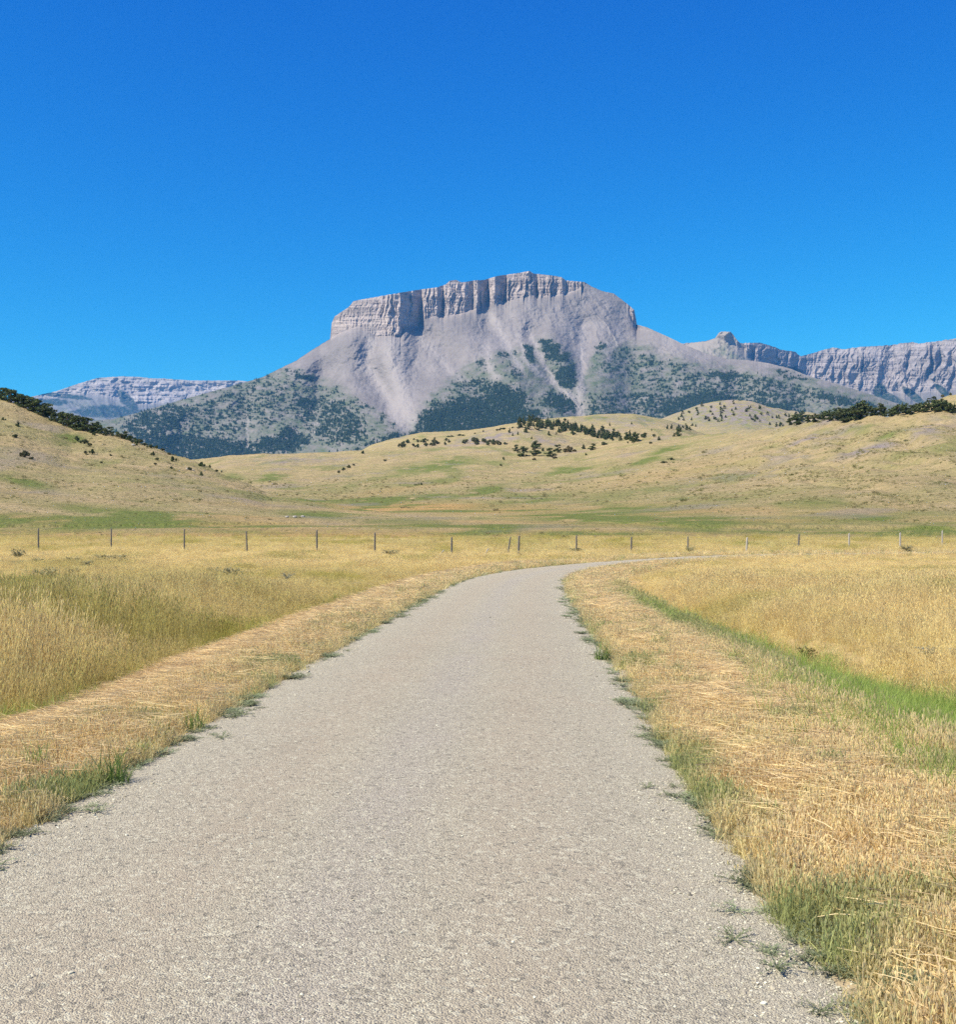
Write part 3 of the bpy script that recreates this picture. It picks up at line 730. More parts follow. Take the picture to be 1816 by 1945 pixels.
def weed_mesh(name, r, mat, n=120, rad=0.18, h=0.10, leaf=(0.03, 0.006), sprawl=0.6):
    """low leafy weed: sprawling stems carrying many small leaves"""
    S = []
    stems = max(5, n // 12)
    for _ in range(stems):
        az = r.uniform(0, 6.283); L = rad * r.uniform(0.5, 1.15); hh = h * r.uniform(0.4, 1.2)
        t = np.linspace(0, 1, 5)
        P = np.stack([math.cos(az) * L * t * sprawl ** 0.3, math.sin(az) * L * t * sprawl ** 0.3, hh * np.sin(t * 1.6) * (1 - 0.35 * t)], -1)
        S.append((P, np.full(5, 0.0016), (-math.sin(az), math.cos(az), 0.3), 0.9))
        for _k in range(n // stems):
            q = r.uniform(0.15, 1.0); i = min(3, int(q * 4)); f = q * 4 - i
            p = P[i] * (1 - f) + P[i + 1] * f
            la = az + r.gauss(0, 1.1); ll = leaf[0] * r.uniform(0.6, 1.4); lift = r.uniform(-0.1, 1.0)
            tt = np.linspace(0, 1, 3)
            LP = np.stack([p[0] + math.cos(la) * ll * tt, p[1] + math.sin(la) * ll * tt, p[2] + ll * lift * tt], -1)
            S.append((LP, leaf[1] * np.array([0.5, 1.0, 0.1]), (-math.sin(la), math.cos(la), r.uniform(-0.4, 0.4)), r.random() * 0.8))
    V, F, H, U = strips(S)
    return np_mesh(name, V, F, mat, {"h": H, "hue": U})

def mat_blade(name, low, high, green, trans=0.3, inst=True):
    m = NT(name)
    h = m.attr("h"); hue = m.attr("hue")
    tone = m.attr("tone", 'INSTANCER') if inst else None
    oi = m.n("ShaderNodeObjectInfo").outputs["Random"]
    col = m.mix(m.rng(hue, 0.0, 1.0), low, high)
    col = m.mix(m.rng(h, 0.0, 0.45, 0.35, 0.0), col, green)
    if inst: col = m.mix(tone, col, green)
    v = m.n("ShaderNodeHueSaturation"); v.inputs["Saturation"].default_value = 1.0
    m.l(m.rng(oi, 0, 1, 0.75, 1.22), v.inputs["Value"]); m.l(col, v.inputs["Color"])
    m.l(m.rng(oi, 0, 1, 0.49, 0.51), v.inputs["Hue"])
    return m.leafsurf(v.outputs[0], trans)

def scatter(name, protos, pts, rot, scale, idx, tone=None):
    """one object of uncountable stuff: points that carry instances"""
    coll = bpy.data.collections.new(name + "_kinds")
    for p in protos: coll.objects.link(p)
    me = bpy.data.meshes.new(name)
    n = len(pts)
    me.vertices.add(n); me.vertices.foreach_set("co", np.ascontiguousarray(pts, np.float32).ravel())
    a = me.attributes.new("rot", 'FLOAT_VECTOR', 'POINT'); a.data.foreach_set("vector", np.ascontiguousarray(rot, np.float32).ravel())
    sc3 = np.ascontiguousarray(scale if np.ndim(scale) == 2 else np.repeat(np.asarray(scale)[:, None], 3, 1), np.float32)
    a = me.attributes.new("scl", 'FLOAT_VECTOR', 'POINT'); a.data.foreach_set("vector", sc3.ravel())
    a = me.attributes.new("pick", 'INT', 'POINT'); a.data.foreach_set("value", np.ascontiguousarray(idx, np.int32))
    a = me.attributes.new("tone", 'FLOAT', 'POINT'); a.data.foreach_set("value", np.ascontiguousarray(tone if tone is not None else np.zeros(n), np.float32))
    o = add_obj(name, me)
    ng = bpy.data.node_groups.new(name + "_spread", 'GeometryNodeTree')
    ng.interface.new_socket("Geometry", in_out='INPUT', socket_type='NodeSocketGeometry')
    ng.interface.new_socket("Geometry", in_out='OUTPUT', socket_type='NodeSocketGeometry')
    gi = ng.nodes.new("NodeGroupInput"); go = ng.nodes.new("NodeGroupOutput")
    ci = ng.nodes.new("GeometryNodeCollectionInfo"); ci.inputs[0].default_value = coll; ci.inputs[1].default_value = True; ci.inputs[2].default_value = True
    iop = ng.nodes.new("GeometryNodeInstanceOnPoints")
    def na(nm, t):
        q = ng.nodes.new("GeometryNodeInputNamedAttribute"); q.data_type = t; q.inputs[0].default_value = nm; return q.outputs[0]
    ng.links.new(gi.outputs[0], iop.inputs["Points"]); ng.links.new(ci.outputs[0], iop.inputs["Instance"])
    iop.inputs["Pick Instance"].default_value = True
    ng.links.new(na("pick", 'INT'), iop.inputs["Instance Index"])
    e2r = ng.nodes.new("FunctionNodeEulerToRotation"); ng.links.new(na("rot", 'FLOAT_VECTOR'), e2r.inputs[0])
    ng.links.new(e2r.outputs[0], iop.inputs["Rotation"]); ng.links.new(na("scl", 'FLOAT_VECTOR'), iop.inputs["Scale"])
    ng.links.new(iop.outputs[0], go.inputs[0])
    md = o.modifiers.new("spread", 'NODES'); md.node_group = ng
    return tag(o, kind='stuff')

# ------------------------------------------------------------------ grass
def area_points(r, n, d0, d1, umin=-260, umax=2080, power=1.0):
    """points spread evenly over the ground between two distances (power > 1 favours the near end)"""
    q = r.random(n)
    d = np.sqrt(d0 ** 2 + (d1 ** 2 - d0 ** 2) * q ** power)
    u = r.uniform(umin, umax, n)
    return (u - CU) / FPX * d, d

def rots(r, n, tilt=0.12):
    return np.stack([r.normal(0, tilt, n), r.normal(0, tilt, n), r.uniform(0, 6.283, n)], -1)

def build_grass():
    r = np.random.default_rng(11); pr = random.Random(11)
    gold = mat_blade("dry_grass", (0.66, 0.51, 0.20), (0.82, 0.67, 0.36), (0.42, 0.39, 0.11), 0.5)
    pale = mat_blade("mown_grass", (0.66, 0.48, 0.22), (0.84, 0.68, 0.40), (0.36, 0.40, 0.16), 0.45)
    lush = mat_blade("green_grass", (0.28, 0.40, 0.08), (0.50, 0.54, 0.19), (0.15, 0.28, 0.04), 0.45)
    straw = mat_blade("cut_straw", (0.66, 0.48, 0.23), (0.82, 0.68, 0.43), (0.60, 0.45, 0.24), 0.35)
    # --- tall standing grass of the fields
    P = []
    for (n, d0, d1) in ((12000, 5, 16), (29000, 16, 36), (44000, 36, 70), (34000, 70, 118), (32000, 95, 175)):
        x, d = area_points(r, n, d0, d1, umin=-620, umax=2430); P.append((x, d))
    x = np.concatenate([p[0] for p in P]); d = np.concatenate([p[1] for p in P])
    lat = road_lat(x, d); s = np.abs(lat) - HW
    edge = np.where(lat < 0, 2.35, strip_c(d) + np.interp(d, [9, 24], [0.75, 0.45])) + 0.25 * fbm(x / 1.5, d / 1.5, 201, 2)
    far = sstep(40, 60, d); edge = edge * (1 - far) + 1.2 * far
    keep = (s > edge) & (d < 92 + 22 * fbm(x / 12, d / 9, 207, 2) + np.abs(r.normal(0, 26, len(x)))) & (r.random(len(x)) < sstep(-0.75, -0.1, fbm(x / 2.2, d / 2.2, 202, 3)) * 0.8 + 0.2)
    x, d, lat, s, edge = (q[keep] for q in (x, d, lat, s, edge)); n = len(x)
    z = zt(x, d)
    fall = np.where(lat < 0, sstep(18, 46, d), sstep(22, 60, d))
    hs = (0.95 - 0.55 * fall) * (0.50 + 0.85 * np.clip(0.5 + 1.2 * fbm(x / 4.5, d / 5.5, 203, 4), 0, 1)) * r.uniform(0.7, 1.25, n)
    hs = hs * np.where(lat > 0, 0.66, 0.95) * (0.55 + 0.45 * sstep(0, 1.6, s - edge))
    wsc = 1.0 + sstep(12, 80, d) * 1.7
    gpatch = fbm(x / 5, d / 8, 204, 3)
    tone = np.clip(np.where(lat > 0, 0.45, 0.6) * sstep(0.05, 0.42, gpatch) + 0.9 * np.exp(-np.maximum(s - edge, 0) / 0.45) * np.where(lat < 0, 0.75, 0.3 * sstep(50, 26, d)) + 0.1 * r.random(n) + 0.22 * (lat < 0) * sstep(18, 26, d) * sstep(62, 48, d) + 0.42 * sstep(72, 118, d), 0, 0.95)
    u = CU + FPX * x / d; py = HZ - (z - EYE) / d * FPX
    for e in ((70, 1160, 110, 18, 8), (420, 1110, 70, 22, 10), (130, 1080, 120, 16, 0), (300, 1120, 160, 16, 6), (1330, 1190, 120, 14, 8)):
        tone = np.maximum(tone, 0.5 * ell(u, py, *e))
    protos = [tuft("tall_tuft", pr, gold, stalks=pr.randint(13, 20), sh=(0.42, 0.78), sw=0.0016, blades=20, bh=(0.16, 0.42), bw=0.0024, rad=0.13, head=(0.075, 0.0055)) for _ in range(5)]
    protos += [tuft("leafy_tuft", pr, gold, stalks=5, sh=(0.35, 0.6), sw=0.0016, blades=34, bh=(0.18, 0.45), bw=0.0028, rad=0.13, head=(0.06, 0.005)) for _ in range(2)]
    idx = r.integers(0, 7, n)
    scatter("tall_dry_grass", protos, np.stack([x, d, z - 0.01], -1), rots(r, n, 0.10), np.stack([wsc * hs ** 0.3, wsc * hs ** 0.3, hs], -1), idx, tone)
    # --- mown verges
    P = [area_points(r, nn, d0, d1) for (nn, d0, d1) in ((60000, 3.2, 10), (110000, 10, 24), (170000, 24, 64), (40000, 60, 84))]
    x = np.concatenate([p[0] for p in P]); d = np.concatenate([p[1] for p in P])
    lat = road_lat(x, d); s = np.abs(lat) - HW
    lim = np.where(lat < 0, 2.7, strip_c(d) + np.interp(d, [14, 30], [-0.15, 0.5]))
    nz = fbm(x / 0.5, d / 0.5, 211, 3)
    keep = (s > -0.02 + 0.12 * nz) & (s < lim) & (r.random(len(x)) < sstep(-0.10, 0.24, s + 0.24 * nz) * (0.55 + 0.45 * sstep(-0.3, 0.2, nz)))
    x, d, lat, s = (q[keep] for q in (x, d, lat, s)); n = len(x); z = zt(x, d)
    gp = fbm(x / 0.6, d / 0.9, 212, 3) 
    tone = np.clip(0.72 * sstep(0.06, 0.45, gp) + 0.25 * np.exp(-(s / 0.16) ** 2) + np.where(lat > 0, 0.65 * sstep(50, 26, d) * sstep(-0.95, -0.25, s - strip_c(d)), 0.2 * sstep(1.8, 2.4, s)) + 0.3 * (r.random(n) > 0.8), 0, 0.95)
    hs = (0.75 + 0.5 * nz[keep] + 0.5 * r.random(n)) * (1 + sstep(1.2, 2.2, s) * np.where(lat > 0, 0.8, -0.2))
    wsc = 1 + sstep(8, 50, d) * 2.4
    protos = [tuft("mown_tuft", pr, pale, stalks=4, sh=(0.06, 0.13), sw=0.0016, blades=22, bh=(0.03, 0.10), bw=0.0021, rad=0.06, lean=(0.2, 1.1), head=(0.022, 0.004), bhue=(0.0, 1.0)) for _ in range(5)]
    idx = r.integers(0, 5, n)
    scatter("mown_verge_grass", protos, np.stack([x, d, z - 0.004], -1), rots(r, n, 0.15), np.stack([wsc, wsc, np.clip(hs, 0.4, 2.4) * wsc ** 0.35], -1), idx, tone)
    # --- lush strip in the right-hand ditch
    P = [area_points(r, nn, d0, d1) for (nn, d0, d1) in ((60000, 5, 14), (60000, 14, 34), (30000, 34, 56))]
    x = np.concatenate([p[0] for p in P]); d = np.concatenate([p[1] for p in P])
    lat = road_lat(x, d); s = np.abs(lat) - HW
    nz = fbm(x / 0.8, d / 1.2, 221, 3)
    c = np.exp(-((s - strip_c(d) - 0.3 * nz) / np.interp(d, [9, 24], [0.85, 0.42])) ** 2) * (1 - 0.9 * sstep(20, 42, d)) * sstep(-0.2, 0.25, nz + 0.15 * sstep(20, 8, d))
    cl = 0.22 * np.exp(-((s - 2.6) / 0.5) ** 2) * sstep(0.0, 0.4, nz)
    keep = (r.random(len(x)) < np.where(lat > 0, c, cl)) & (s > 0.9)
    x, d, lat = x[keep], d[keep], lat[keep]; n = len(x); z = zt(x, d)
    protos = [tuft("lush_tuft", pr, lush, stalks=0, blades=26, bh=(0.12, 0.34), bw=0.0030, rad=0.09, lean=(0.1, 0.8), bhue=(0.0, 1.0)) for _ in range(4)]
    wsc = 1 + sstep(10, 40, d) * 1.2
    scatter("green_ditch_grass", protos, np.stack([x, d, z - 0.005], -1), rots(r, n, 0.12), np.stack([wsc, wsc, r.uniform(0.6, 1.25, n)], -1), r.integers(0, 4, n), 0.5 * r.random(n))
    # --- cut straw lying in windrows on the verges
    P = [area_points(r, nn, d0, d1) for (nn, d0, d1) in ((42000, 3.5, 12), (110000, 12, 30), (120000, 30, 62))]
    x = np.concatenate([p[0] for p in P]); d = np.concatenate([p[1] for p in P])
    lat = road_lat(x, d); s = np.abs(lat) - HW
    nz = fbm(x / 0.7, d / 1.4, 231, 3)
    c = np.where(lat < 0, 1.6 * np.exp(-((s - 1.85 - 0.2 * nz) / 0.40) ** 2), 0.9 * np.exp(-((s - 1.0 - 0.3 * nz) / 0.5) ** 2)) * np.where(lat < 0, sstep(-0.5, 0.1, nz), sstep(-0.15, 0.35, nz)) + 0.04 * (s > 0.2) * (s < 2.6)
    keep = (r.random(len(x)) < c * (0.35 + 0.65 * sstep(5, 9, d))) & (s > 0.1)
    x, d, s, lat = x[keep], d[keep], s[keep], lat[keep]; n = len(x); z = zt(x, d)
    protos = [litter("straw_bits", pr, straw, n=20, ln=(0.08, 0.34), w=0.0015, rad=0.16, up=0.07) for _ in range(5)]
    ang = np.full(n, 0.0); ct = np.interp(d, RC[:, 1], np.arange(len(RC)))
    rt = np.stack([r.normal(0, 0.08, n), r.normal(0, 0.08, n), r.normal(0.25, 1.1, n)], -1)
    wsc = 1 + sstep(12, 50, d) * 1.3
    scatter("cut_straw", protos, np.stack([x, d, z + 0.03 + 0.05 * r.random(n) + np.where(lat < 0, 0.03, 0.0)], -1), rt, wsc, r.integers(0, 5, n), 0.0 * x)

def build_edge_weeds():
    r = np.random.default_rng(19); pr = random.Random(19)
    m = mat_blade("low_edge_weed", (0.20, 0.245, 0.14), (0.36, 0.39, 0.26), (0.16, 0.20, 0.10), 0.35)
    protos = [bpy.data.objects.new("edge_weed", weed_mesh("edge_weed", pr, m, n=170, rad=0.12, h=0.035, leaf=(0.012, 0.0024))) for _ in range(5)]
    P = [area_points(r, nn, d0, d1, umin=-500, umax=2200) for (nn, d0, d1) in ((26000, 3.4, 12), (40000, 12, 32), (30000, 32, 60))]
    x = np.concatenate([p[0] for p in P]); d = np.concatenate([p[1] for p in P])
    lat = road_lat(x, d); s = np.abs(lat) - HW
    k = fbm(x / 0.8, d / 1.1, 261, 3) + 0.5 * fbm(x / 0.3, d / 0.3, 262, 2)
    w = np.exp(-((s - 0.05 - 0.08 * (lat > 0) * sstep(11, 6, d)) / np.where(lat > 0, 0.18, 0.16)) ** 2) * sstep(-0.15, 0.36, k + 0.10 * (lat > 0) + 0.15 * sstep(9, 4, d) * (lat > 0))
    keep = r.random(len(x)) < w * 0.75
    x, d, lat = x[keep], d[keep], lat[keep]; n = len(x)
    z = np.where(np.abs(lat) < HW + 0.05, np.maximum(road_z(x, d, lat) + 0.012, zt(x, d)), zt(x, d) + 0.01)
    scatter("edge_weeds", protos, np.stack([x, d, z], -1), rots(r, n, 0.1), 0.72 * np.exp(r.normal(0, 0.35, n)) * (1 + 1.6 * sstep(8, 50, d)), r.integers(0, 5, n), 0.5 * r.random(n))

def build_gravel():
    r = np.random.default_rng(17)
    m = NT("loose_stones")
    oi = m.n("ShaderNodeObjectInfo").outputs["Random"]
    col = m.ramp(oi, [(0.0, (0.151, 0.141, 0.116)), (0.12, (0.292, 0.264, 0.207)), (0.5, (0.38, 0.347, 0.268)), (0.8, (0.46, 0.431, 0.337)), (1.0, (0.618, 0.603, 0.48))])
    mat = m.surf(col, 0.9, None, 0.2)
    protos = []
    import bmesh
    for k in range(6):
        bm = bmesh.new(); bmesh.ops.create_icosphere(bm, subdivisions=1, radius=1.0)
        for v in bm.verts:
            v.co *= random.uniform(0.65, 1.15); v.co.z *= 0.6; v.co.x *= 1.25
        me = bpy.data.meshes.new("stone"); bm.to_mesh(me); bm.free(); me.materials.append(mat)
        protos.append(bpy.data.objects.new("stone", me))
    P = [area_points(r, nn, d0, d1, umin=-900, umax=2300) for (nn, d0, d1) in ((120000, 3.3, 8), (110000, 8, 18), (60000, 18, 40))]
    x = np.concatenate([p[0] for p in P]); d = np.concatenate([p[1] for p in P])
    lat = road_lat(x, d); a = np.abs(lat)
    dens = 0.14 + 0.5 * np.exp(-((lat + 0.05) / 0.30) ** 2) + 0.8 * sstep(1.3, 1.75, a) + 0.25 * fbm(x / 0.8, d / 1.6, 241, 3)
    keep = (a < HW + 0.32) & (r.random(len(x)) < dens)
    x, d, lat = x[keep], d[keep], lat[keep]; n = len(x)
    z = np.maximum(road_z(x, d, lat) + 0.012, zt(x, d))
    sz = 0.0027 * np.exp(r.normal(0, 0.42, n)) * (1 + 0.35 * sstep(1.3, 1.8, np.abs(lat))) * (1 + sstep(8, 30, d) * 1.2)
    scatter("road_gravel", protos, np.stack([x, d, z + sz * 0.15], -1), rots(r, n, 0.3), sz, r.integers(0, 6, n))

# ------------------------------------------------------------------ trees and shrubs
def needle_mat(name, a, b, c):
    m = NT(name)
    col = m.mix(m.attr("hue"), a, b)
    oi = m.n("ShaderNodeObjectInfo").outputs["Random"]
    col = m.mix(m.rng(oi, 0, 1, 0.0, 0.55), col, c)
    return m.leafsurf(col, 0.15)

def leaf_cloud(r, centers, radii, n, size, flat=0.7):
    """many small leaf clumps (crossed quads) spread through lumpy volumes"""
    V, F, H = [], [], []
    w = np.array(radii) ** 2; w = w / w.sum()
    for k in range(n):
        i = r.choices(range(len(centers)), weights=w)[0]
        a = np.array([r.gauss(0, 1) for _ in range(3)]); a /= np.linalg.norm(a)
        q = radii[i] * (0.35 + 0.72 * r.random() ** 0.6)
        p = np.array(centers[i]) + a * q * np.array([1, 1, flat])
        hue = r.random()
        s = size * r.uniform(0.6, 1.4)
        e1 = np.array([r.gauss(0, 1) for _ in range(3)]); e1 /= np.linalg.norm(e1)
        e2 = np.cross(e1, [r.gauss(0, 1) for _ in range(3)]); e2 /= np.linalg.norm(e2)
        e1 = e1 * s; e2 = e2 * s * 0.55
        b = len(V)
        V += [p - e1, p - e2 * 0.9, p + e1 * 1.1, p + e2]
        F.append((b, b + 1, b + 2, b + 3)); H += [hue] * 4
    return np.array(V), np.array(F), np.array(H)

def tube(P, Rr, sides=6):
    V = []; n = len(P)
    for p, q in zip(P, Rr):
        for k in range(sides):
            a = 2 * math.pi * k / sides
            V.append((p[0] + q * math.cos(a), p[1] + q * math.sin(a), p[2]))
    F = [(i * sides + k, i * sides + (k + 1) % sides, (i + 1) * sides + (k + 1) % sides, (i + 1) * sides + k) for i in range(n - 1) for k in range(sides)]
    return V, F

def merge(parts):
    V, F, b = [], [], 0
    for v, f in parts:
        V += [tuple(q) for q in v]; F += [tuple(i + b for i in q) for q in f]; b += len(v)
    return V, F

def pine_meshes(r, kind):
    """unit-height tree: trunk with limbs, and a crown of needle clumps"""
    lean = r.uniform(-0.08, 0.08); lean2 = r.uniform(-0.05, 0.05)
    ax = lambda t: np.array([lean * t * t, lean2 * t * t, t])
    parts = [tube([ax(t) for t in (-0.08, 0.0, 0.25, 0.5, 0.75, 0.95)], [0.045, 0.038, 0.030, 0.022, 0.014, 0.004])]
    cs, rs = [], []
    if kind == "round":
        for _ in range(r.randint(13, 17)):
            t = r.uniform(0.10, 0.90); a = r.uniform(0, 6.283); q = r.uniform(0.06, 0.30) * (1.15 - 0.9 * max(0, t - 0.35))
            c = ax(t) + np.array([math.cos(a) * q, math.sin(a) * q, 0.0]); cs.append(c); rs.append(r.uniform(0.09, 0.17))
            parts.append(tube([ax(t - 0.12), c], [0.012, 0.004], 4))
        cs.append(ax(0.92)); rs.append(0.10); n, sz = 850, 0.052
    elif kind == "cone":
        for i in range(13):
            t = 0.14 + 0.82 * i / 12; q = 0.24 * (1.0 - t) ** 0.8 + 0.015
            for _ in range(2 if t < 0.75 else 1):
                a = r.uniform(0, 6.283); k = q * r.uniform(0.3, 0.85)
                cs.append(ax(t) + np.array([math.cos(a) * k, math.sin(a) * k, -0.02])); rs.append(max(0.03, q * r.uniform(0.45, 0.75)))
            if t < 0.8: parts.append(tube([ax(t), ax(t - 0.03) + np.array([math.cos(a) * q, math.sin(a) * q, 0])], [0.010, 0.003], 4))
        n, sz = 620, 0.048
    else:  # bush: wide and low
        for _ in range(r.randint(7, 11)):
            a = r.uniform(0, 6.283); q = r.uniform(0.1, 0.75); h = r.uniform(0.25, 0.72) * (1 - 0.35 * q)
            cs.append(np.array([math.cos(a) * q, math.sin(a) * q * 0.8, h])); rs.append(r.uniform(0.2, 0.32))
        parts = [tube([np.array([0, 0, -0.15]), np.array([0.02, 0, 0.3])], [0.06, 0.03])]
        for c in cs: parts.append(tube([np.array([0, 0, 0.0]), c], [0.035, 0.01], 4))
        n, sz = 560, 0.10
    tv, tf = merge(parts)
    lv, lf, lh = leaf_cloud(r, cs, rs, n, sz)
    return (np.array(tv), np.array(tf)), (lv, lf, lh)

def build_trees():
    r = random.Random(5)
    bark = NT("bark").surf((0.13, 0.10, 0.08), 0.9, None, 0.1)
    dark = needle_mat("dark_needles", (0.050, 0.072, 0.030), (0.115, 0.145, 0.060), (0.12, 0.13, 0.070))
    grey = needle_mat("grey_green_leaves", (0.070, 0.085, 0.040), (0.13, 0.14, 0.075), (0.15, 0.13, 0.07))
    brown = needle_mat("brownish_leaves", (0.095, 0.080, 0.045), (0.17, 0.135, 0.075), (0.13, 0.12, 0.06))
    lib = {}
    for kind, nv in (("round", 5), ("cone", 4), ("bush", 6)):
        for k in range(nv):
            (tv, tf), (lv, lf, lh) = pine_meshes(r, kind)
            T = np_mesh("trunk", tv, tf, bark, smooth=True)
            Cm = np_mesh("crown", lv, lf, dark if kind != "bush" or k < 2 else (grey if k < 4 else brown), {"hue": lh}, smooth=False)
            # small copies: trunk and crown in one mesh
            one = np_mesh("tree_mesh", np.concatenate([tv, lv]), np.concatenate([tf, lf + len(tv)]), bark, {"hue": np.concatenate([np.zeros(len(tv)), lh])}, smooth=False)
            one.materials.append(dark if kind != "bush" or k < 2 else (grey if k < 4 else brown))
            mi = np.zeros(len(tf) + len(lf), np.int32); mi[len(tf):] = 1
            one.polygons.foreach_set("material_index", mi)
            lib.setdefault(kind, []).append((T, Cm, one))
    def place(name, kind, u, y, hpx, wpx, label, cat, group=None, parts=True, dmin=130.0, var=None):
        x, d, z = hit([u], [y], dmin)[0]
        H = hpx * d / FPX
        q = var if var is not None else r.randrange(99)
        T, Cm, one = lib[kind][q if q < 0 else q % (4 if kind == 'bush' else len(lib[kind]))]
        sx = H if wpx is None else (wpx * d / FPX) / {"round": 0.62, "cone": 0.50, "bush": 1.9}[kind]
        rz = r.uniform(0, 6.283)
        if parts:
            o = bpy.data.objects.new(name, None); o.empty_display_size = 0.5; link(o)
            add_obj("trunk", T, parent=o); add_obj("crown", Cm, parent=o)
        else:
            o = add_obj(name, one)
        o.location = (x, d, z - 0.03 * H); o.rotation_euler = (0, 0, rz); o.scale = (sx, sx, H)
        return tag(o, label, cat, group)
    ordn = ["first", "second", "third", "fourth", "fifth", "sixth", "seventh", "eighth", "ninth", "tenth", "eleventh", "twelfth", "thirteenth", "fourteenth", "fifteenth", "sixteenth", "seventeenth", "eighteenth",
            "nineteenth", "twentieth", "twenty-first", "twenty-second", "twenty-third", "twenty-fourth", "twenty-fifth", "twenty-sixth", "twenty-seventh", "twenty-eighth", "twenty-ninth", "thirtieth", "thirty-first",
            "thirty-second", "thirty-third", "thirty-fourth", "thirty-fifth", "thirty-sixth", "thirty-seventh", "thirty-eighth", "thirty-ninth", "fortieth", "forty-first", "forty-second", "forty-third", "forty-fourth", "forty-fifth", "forty-sixth"]
    # left crest
    L = [(4, 20), (12, 24), (20, 25), (29, 22), (36, 18), (43, 24), (50, 22), (57, 24), (62, 26), (68, 24), (75, 26), (83, 22), (90, 24), (98, 22), (104, 17), (112, 16), (121, 24), (128, 26), (136, 22), (142, 24),
         (150, 27), (158, 24), (166, 26), (175, 20), (184, 20), (192, 16), (201, 14), (209, 15), (221, 12), (230, 13), (238, 14), (247, 12), (256, 10), (265, 11), (275, 8), (286, 9), (297, 7), (308, 7), (322, 6)]
    for i, (u, h) in enumerate(L):
        k = "round" if h > 13 else "bush"
        yy = ip(u, LEFT_C) + (3.0 if h > 13 else 2.0) + (i % 3) * 1.6
        q = "tall" if h >= 24 else ("middling" if h > 13 else "low")
        place("pine_tree" if h > 13 else "shrub", k, u, yy, h * 1.06, (h * 0.95) if k == "round" else h * 1.8, f"{q} dark {'pine' if h > 13 else 'shrub'}, {ordn[i]} from the upper end of the left hill's crest", "tree" if h > 13 else "shrub", "trees along the left hill's crest", parts=h > 13, var=i * 7)
    # scattered on the left hill
    S = [(34, 810, 13, 9, "cone", "small pointed tree alone high on the left slope, under the tall crest pines"), (28, 831, 8, 20, "bush", "low dark bush spread flat beneath the small pointed tree"), (47, 869, 19, 24, "bush", "large dark bush, the biggest standing alone low on the left slope"),
         (60, 873, 8, 14, "bush", "small bush touching the foot of the largest lone bush"), (7, 798, 7, 10, "bush", "tiny grey-green bush at the picture's left edge below the crest pines"), (147, 838, 13, 16, "bush", "upper bush of the diagonal thicket mid-way up the left slope"), (160, 843, 13, 18, "bush", "middle bush of the diagonal thicket mid-way up the left slope"),
         (170, 848, 10, 14, "bush", "lower bush of the diagonal thicket mid-way up the left slope"), (179, 827, 10, 11, "bush", "rounded dark bush just below the lower crest trees"), (175, 863, 13, 13, "bush", "taller of two dark bushes side by side below the diagonal thicket"), (163, 862, 8, 10, "bush", "shorter of two dark bushes side by side below the diagonal thicket"),
         (192, 880, 5, 10, "bush", "flat bush alone below the pair of dark bushes"), (210, 866, 5, 8, "bush", "small round bush right of the pair of dark bushes"), (291, 866, 11, 9, "bush", "upright bush, top of the short column down the lower left slope"), (298, 874, 7, 11, "bush", "leaning bush, second down the short column on the lower left slope"),
         (294, 883, 6, 9, "bush", "dwarf bush, bottom of the short column on the lower left slope"), (329, 877, 14, 15, "bush", "bushy dark shrub near the lower end of the left crest"), (326, 891, 7, 13, "bush", "flat shrub directly below the bushy one near the crest's lower end"), (361, 893, 8, 13, "bush", "half-bare shrub beside the rocks low on the left slope"),
         (383, 903, 9, 9, "cone", "little pointed tree lowest on the left slope"), (384, 886, 11, 18, "bush", "wide dark shrub on the crest's lower end, against the pale valley"), (399, 889, 8, 9, "bush", "round shrub just right of the wide one on the crest's lower end"), (412, 896, 6, 8, "bush", "small shrub, second last going down the left crest"), (421, 898, 6, 7, "bush", "last small shrub going down the left crest"),
         (258, 846, 7, 9, "bush", "low bush on the crest line among pale rocks")]
    for j, (u, y, h, w, k, lb) in enumerate(S): place("small_tree" if k == "cone" else "bush", k, u, y, h, w, lb, "tree" if k == "cone" else "bush", parts=h > 9, var=j)
    # right crest
    Rt = [(1482, 11), (1500, 14), (1514, 22), (1524, 22), (1536, 15), (1548, 18), (1558, 16), (1566, 19), (1576, 22), (1586, 22), (1594, 27), (1603, 28), (1611, 25), (1620, 28), (1629, 31), (1638, 32), (1646, 26), (1655, 20), (1664, 17), (1672, 25), (1681, 15), (1690, 16), (1698, 18), (1706, 22),
          (1714, 22), (1722, 22), (1731, 16), (1740, 17), (1748, 19), (1757, 20), (1765, 21), (1773, 22), (1781, 23), (1789, 22), (1797, 21), (1805, 20), (1813, 18), (1821, 18)]
    for i, (u, h) in enumerate(Rt):
        yy = ip(u, RIGHT_C) + 2.2 + (i % 3) * 2.0
        q = "tall" if h >= 25 else ("middling" if h > 17 else "low")
        place("pine_tree", "round" if i % 6 else "cone", u, yy, h, h * (1.0 if i % 6 else 0.55), f"{q} dark pine, {ordn[i]} along the right hill's crest, counting uphill", "tree", "trees along the right hill's crest", var=i * 5 + 1)
    for j, (u, y, h, lb) in enumerate([(1765, 764, 9, "tiny tree low on the hill behind the right crest"), (1774, 757, 10, "upper tiny tree on the slope behind the right crest"), (1790, 752, 8, "tiny bush near the top of the hill behind the right crest"), (1805, 748, 7, "topmost tiny bush on the hill behind the right crest")]):
        place("pine_tree" if j < 2 else "bush", "round" if j < 2 else "bush", u, y, h, h * 1.1, lb, "tree" if j < 2 else "bush", parts=False)
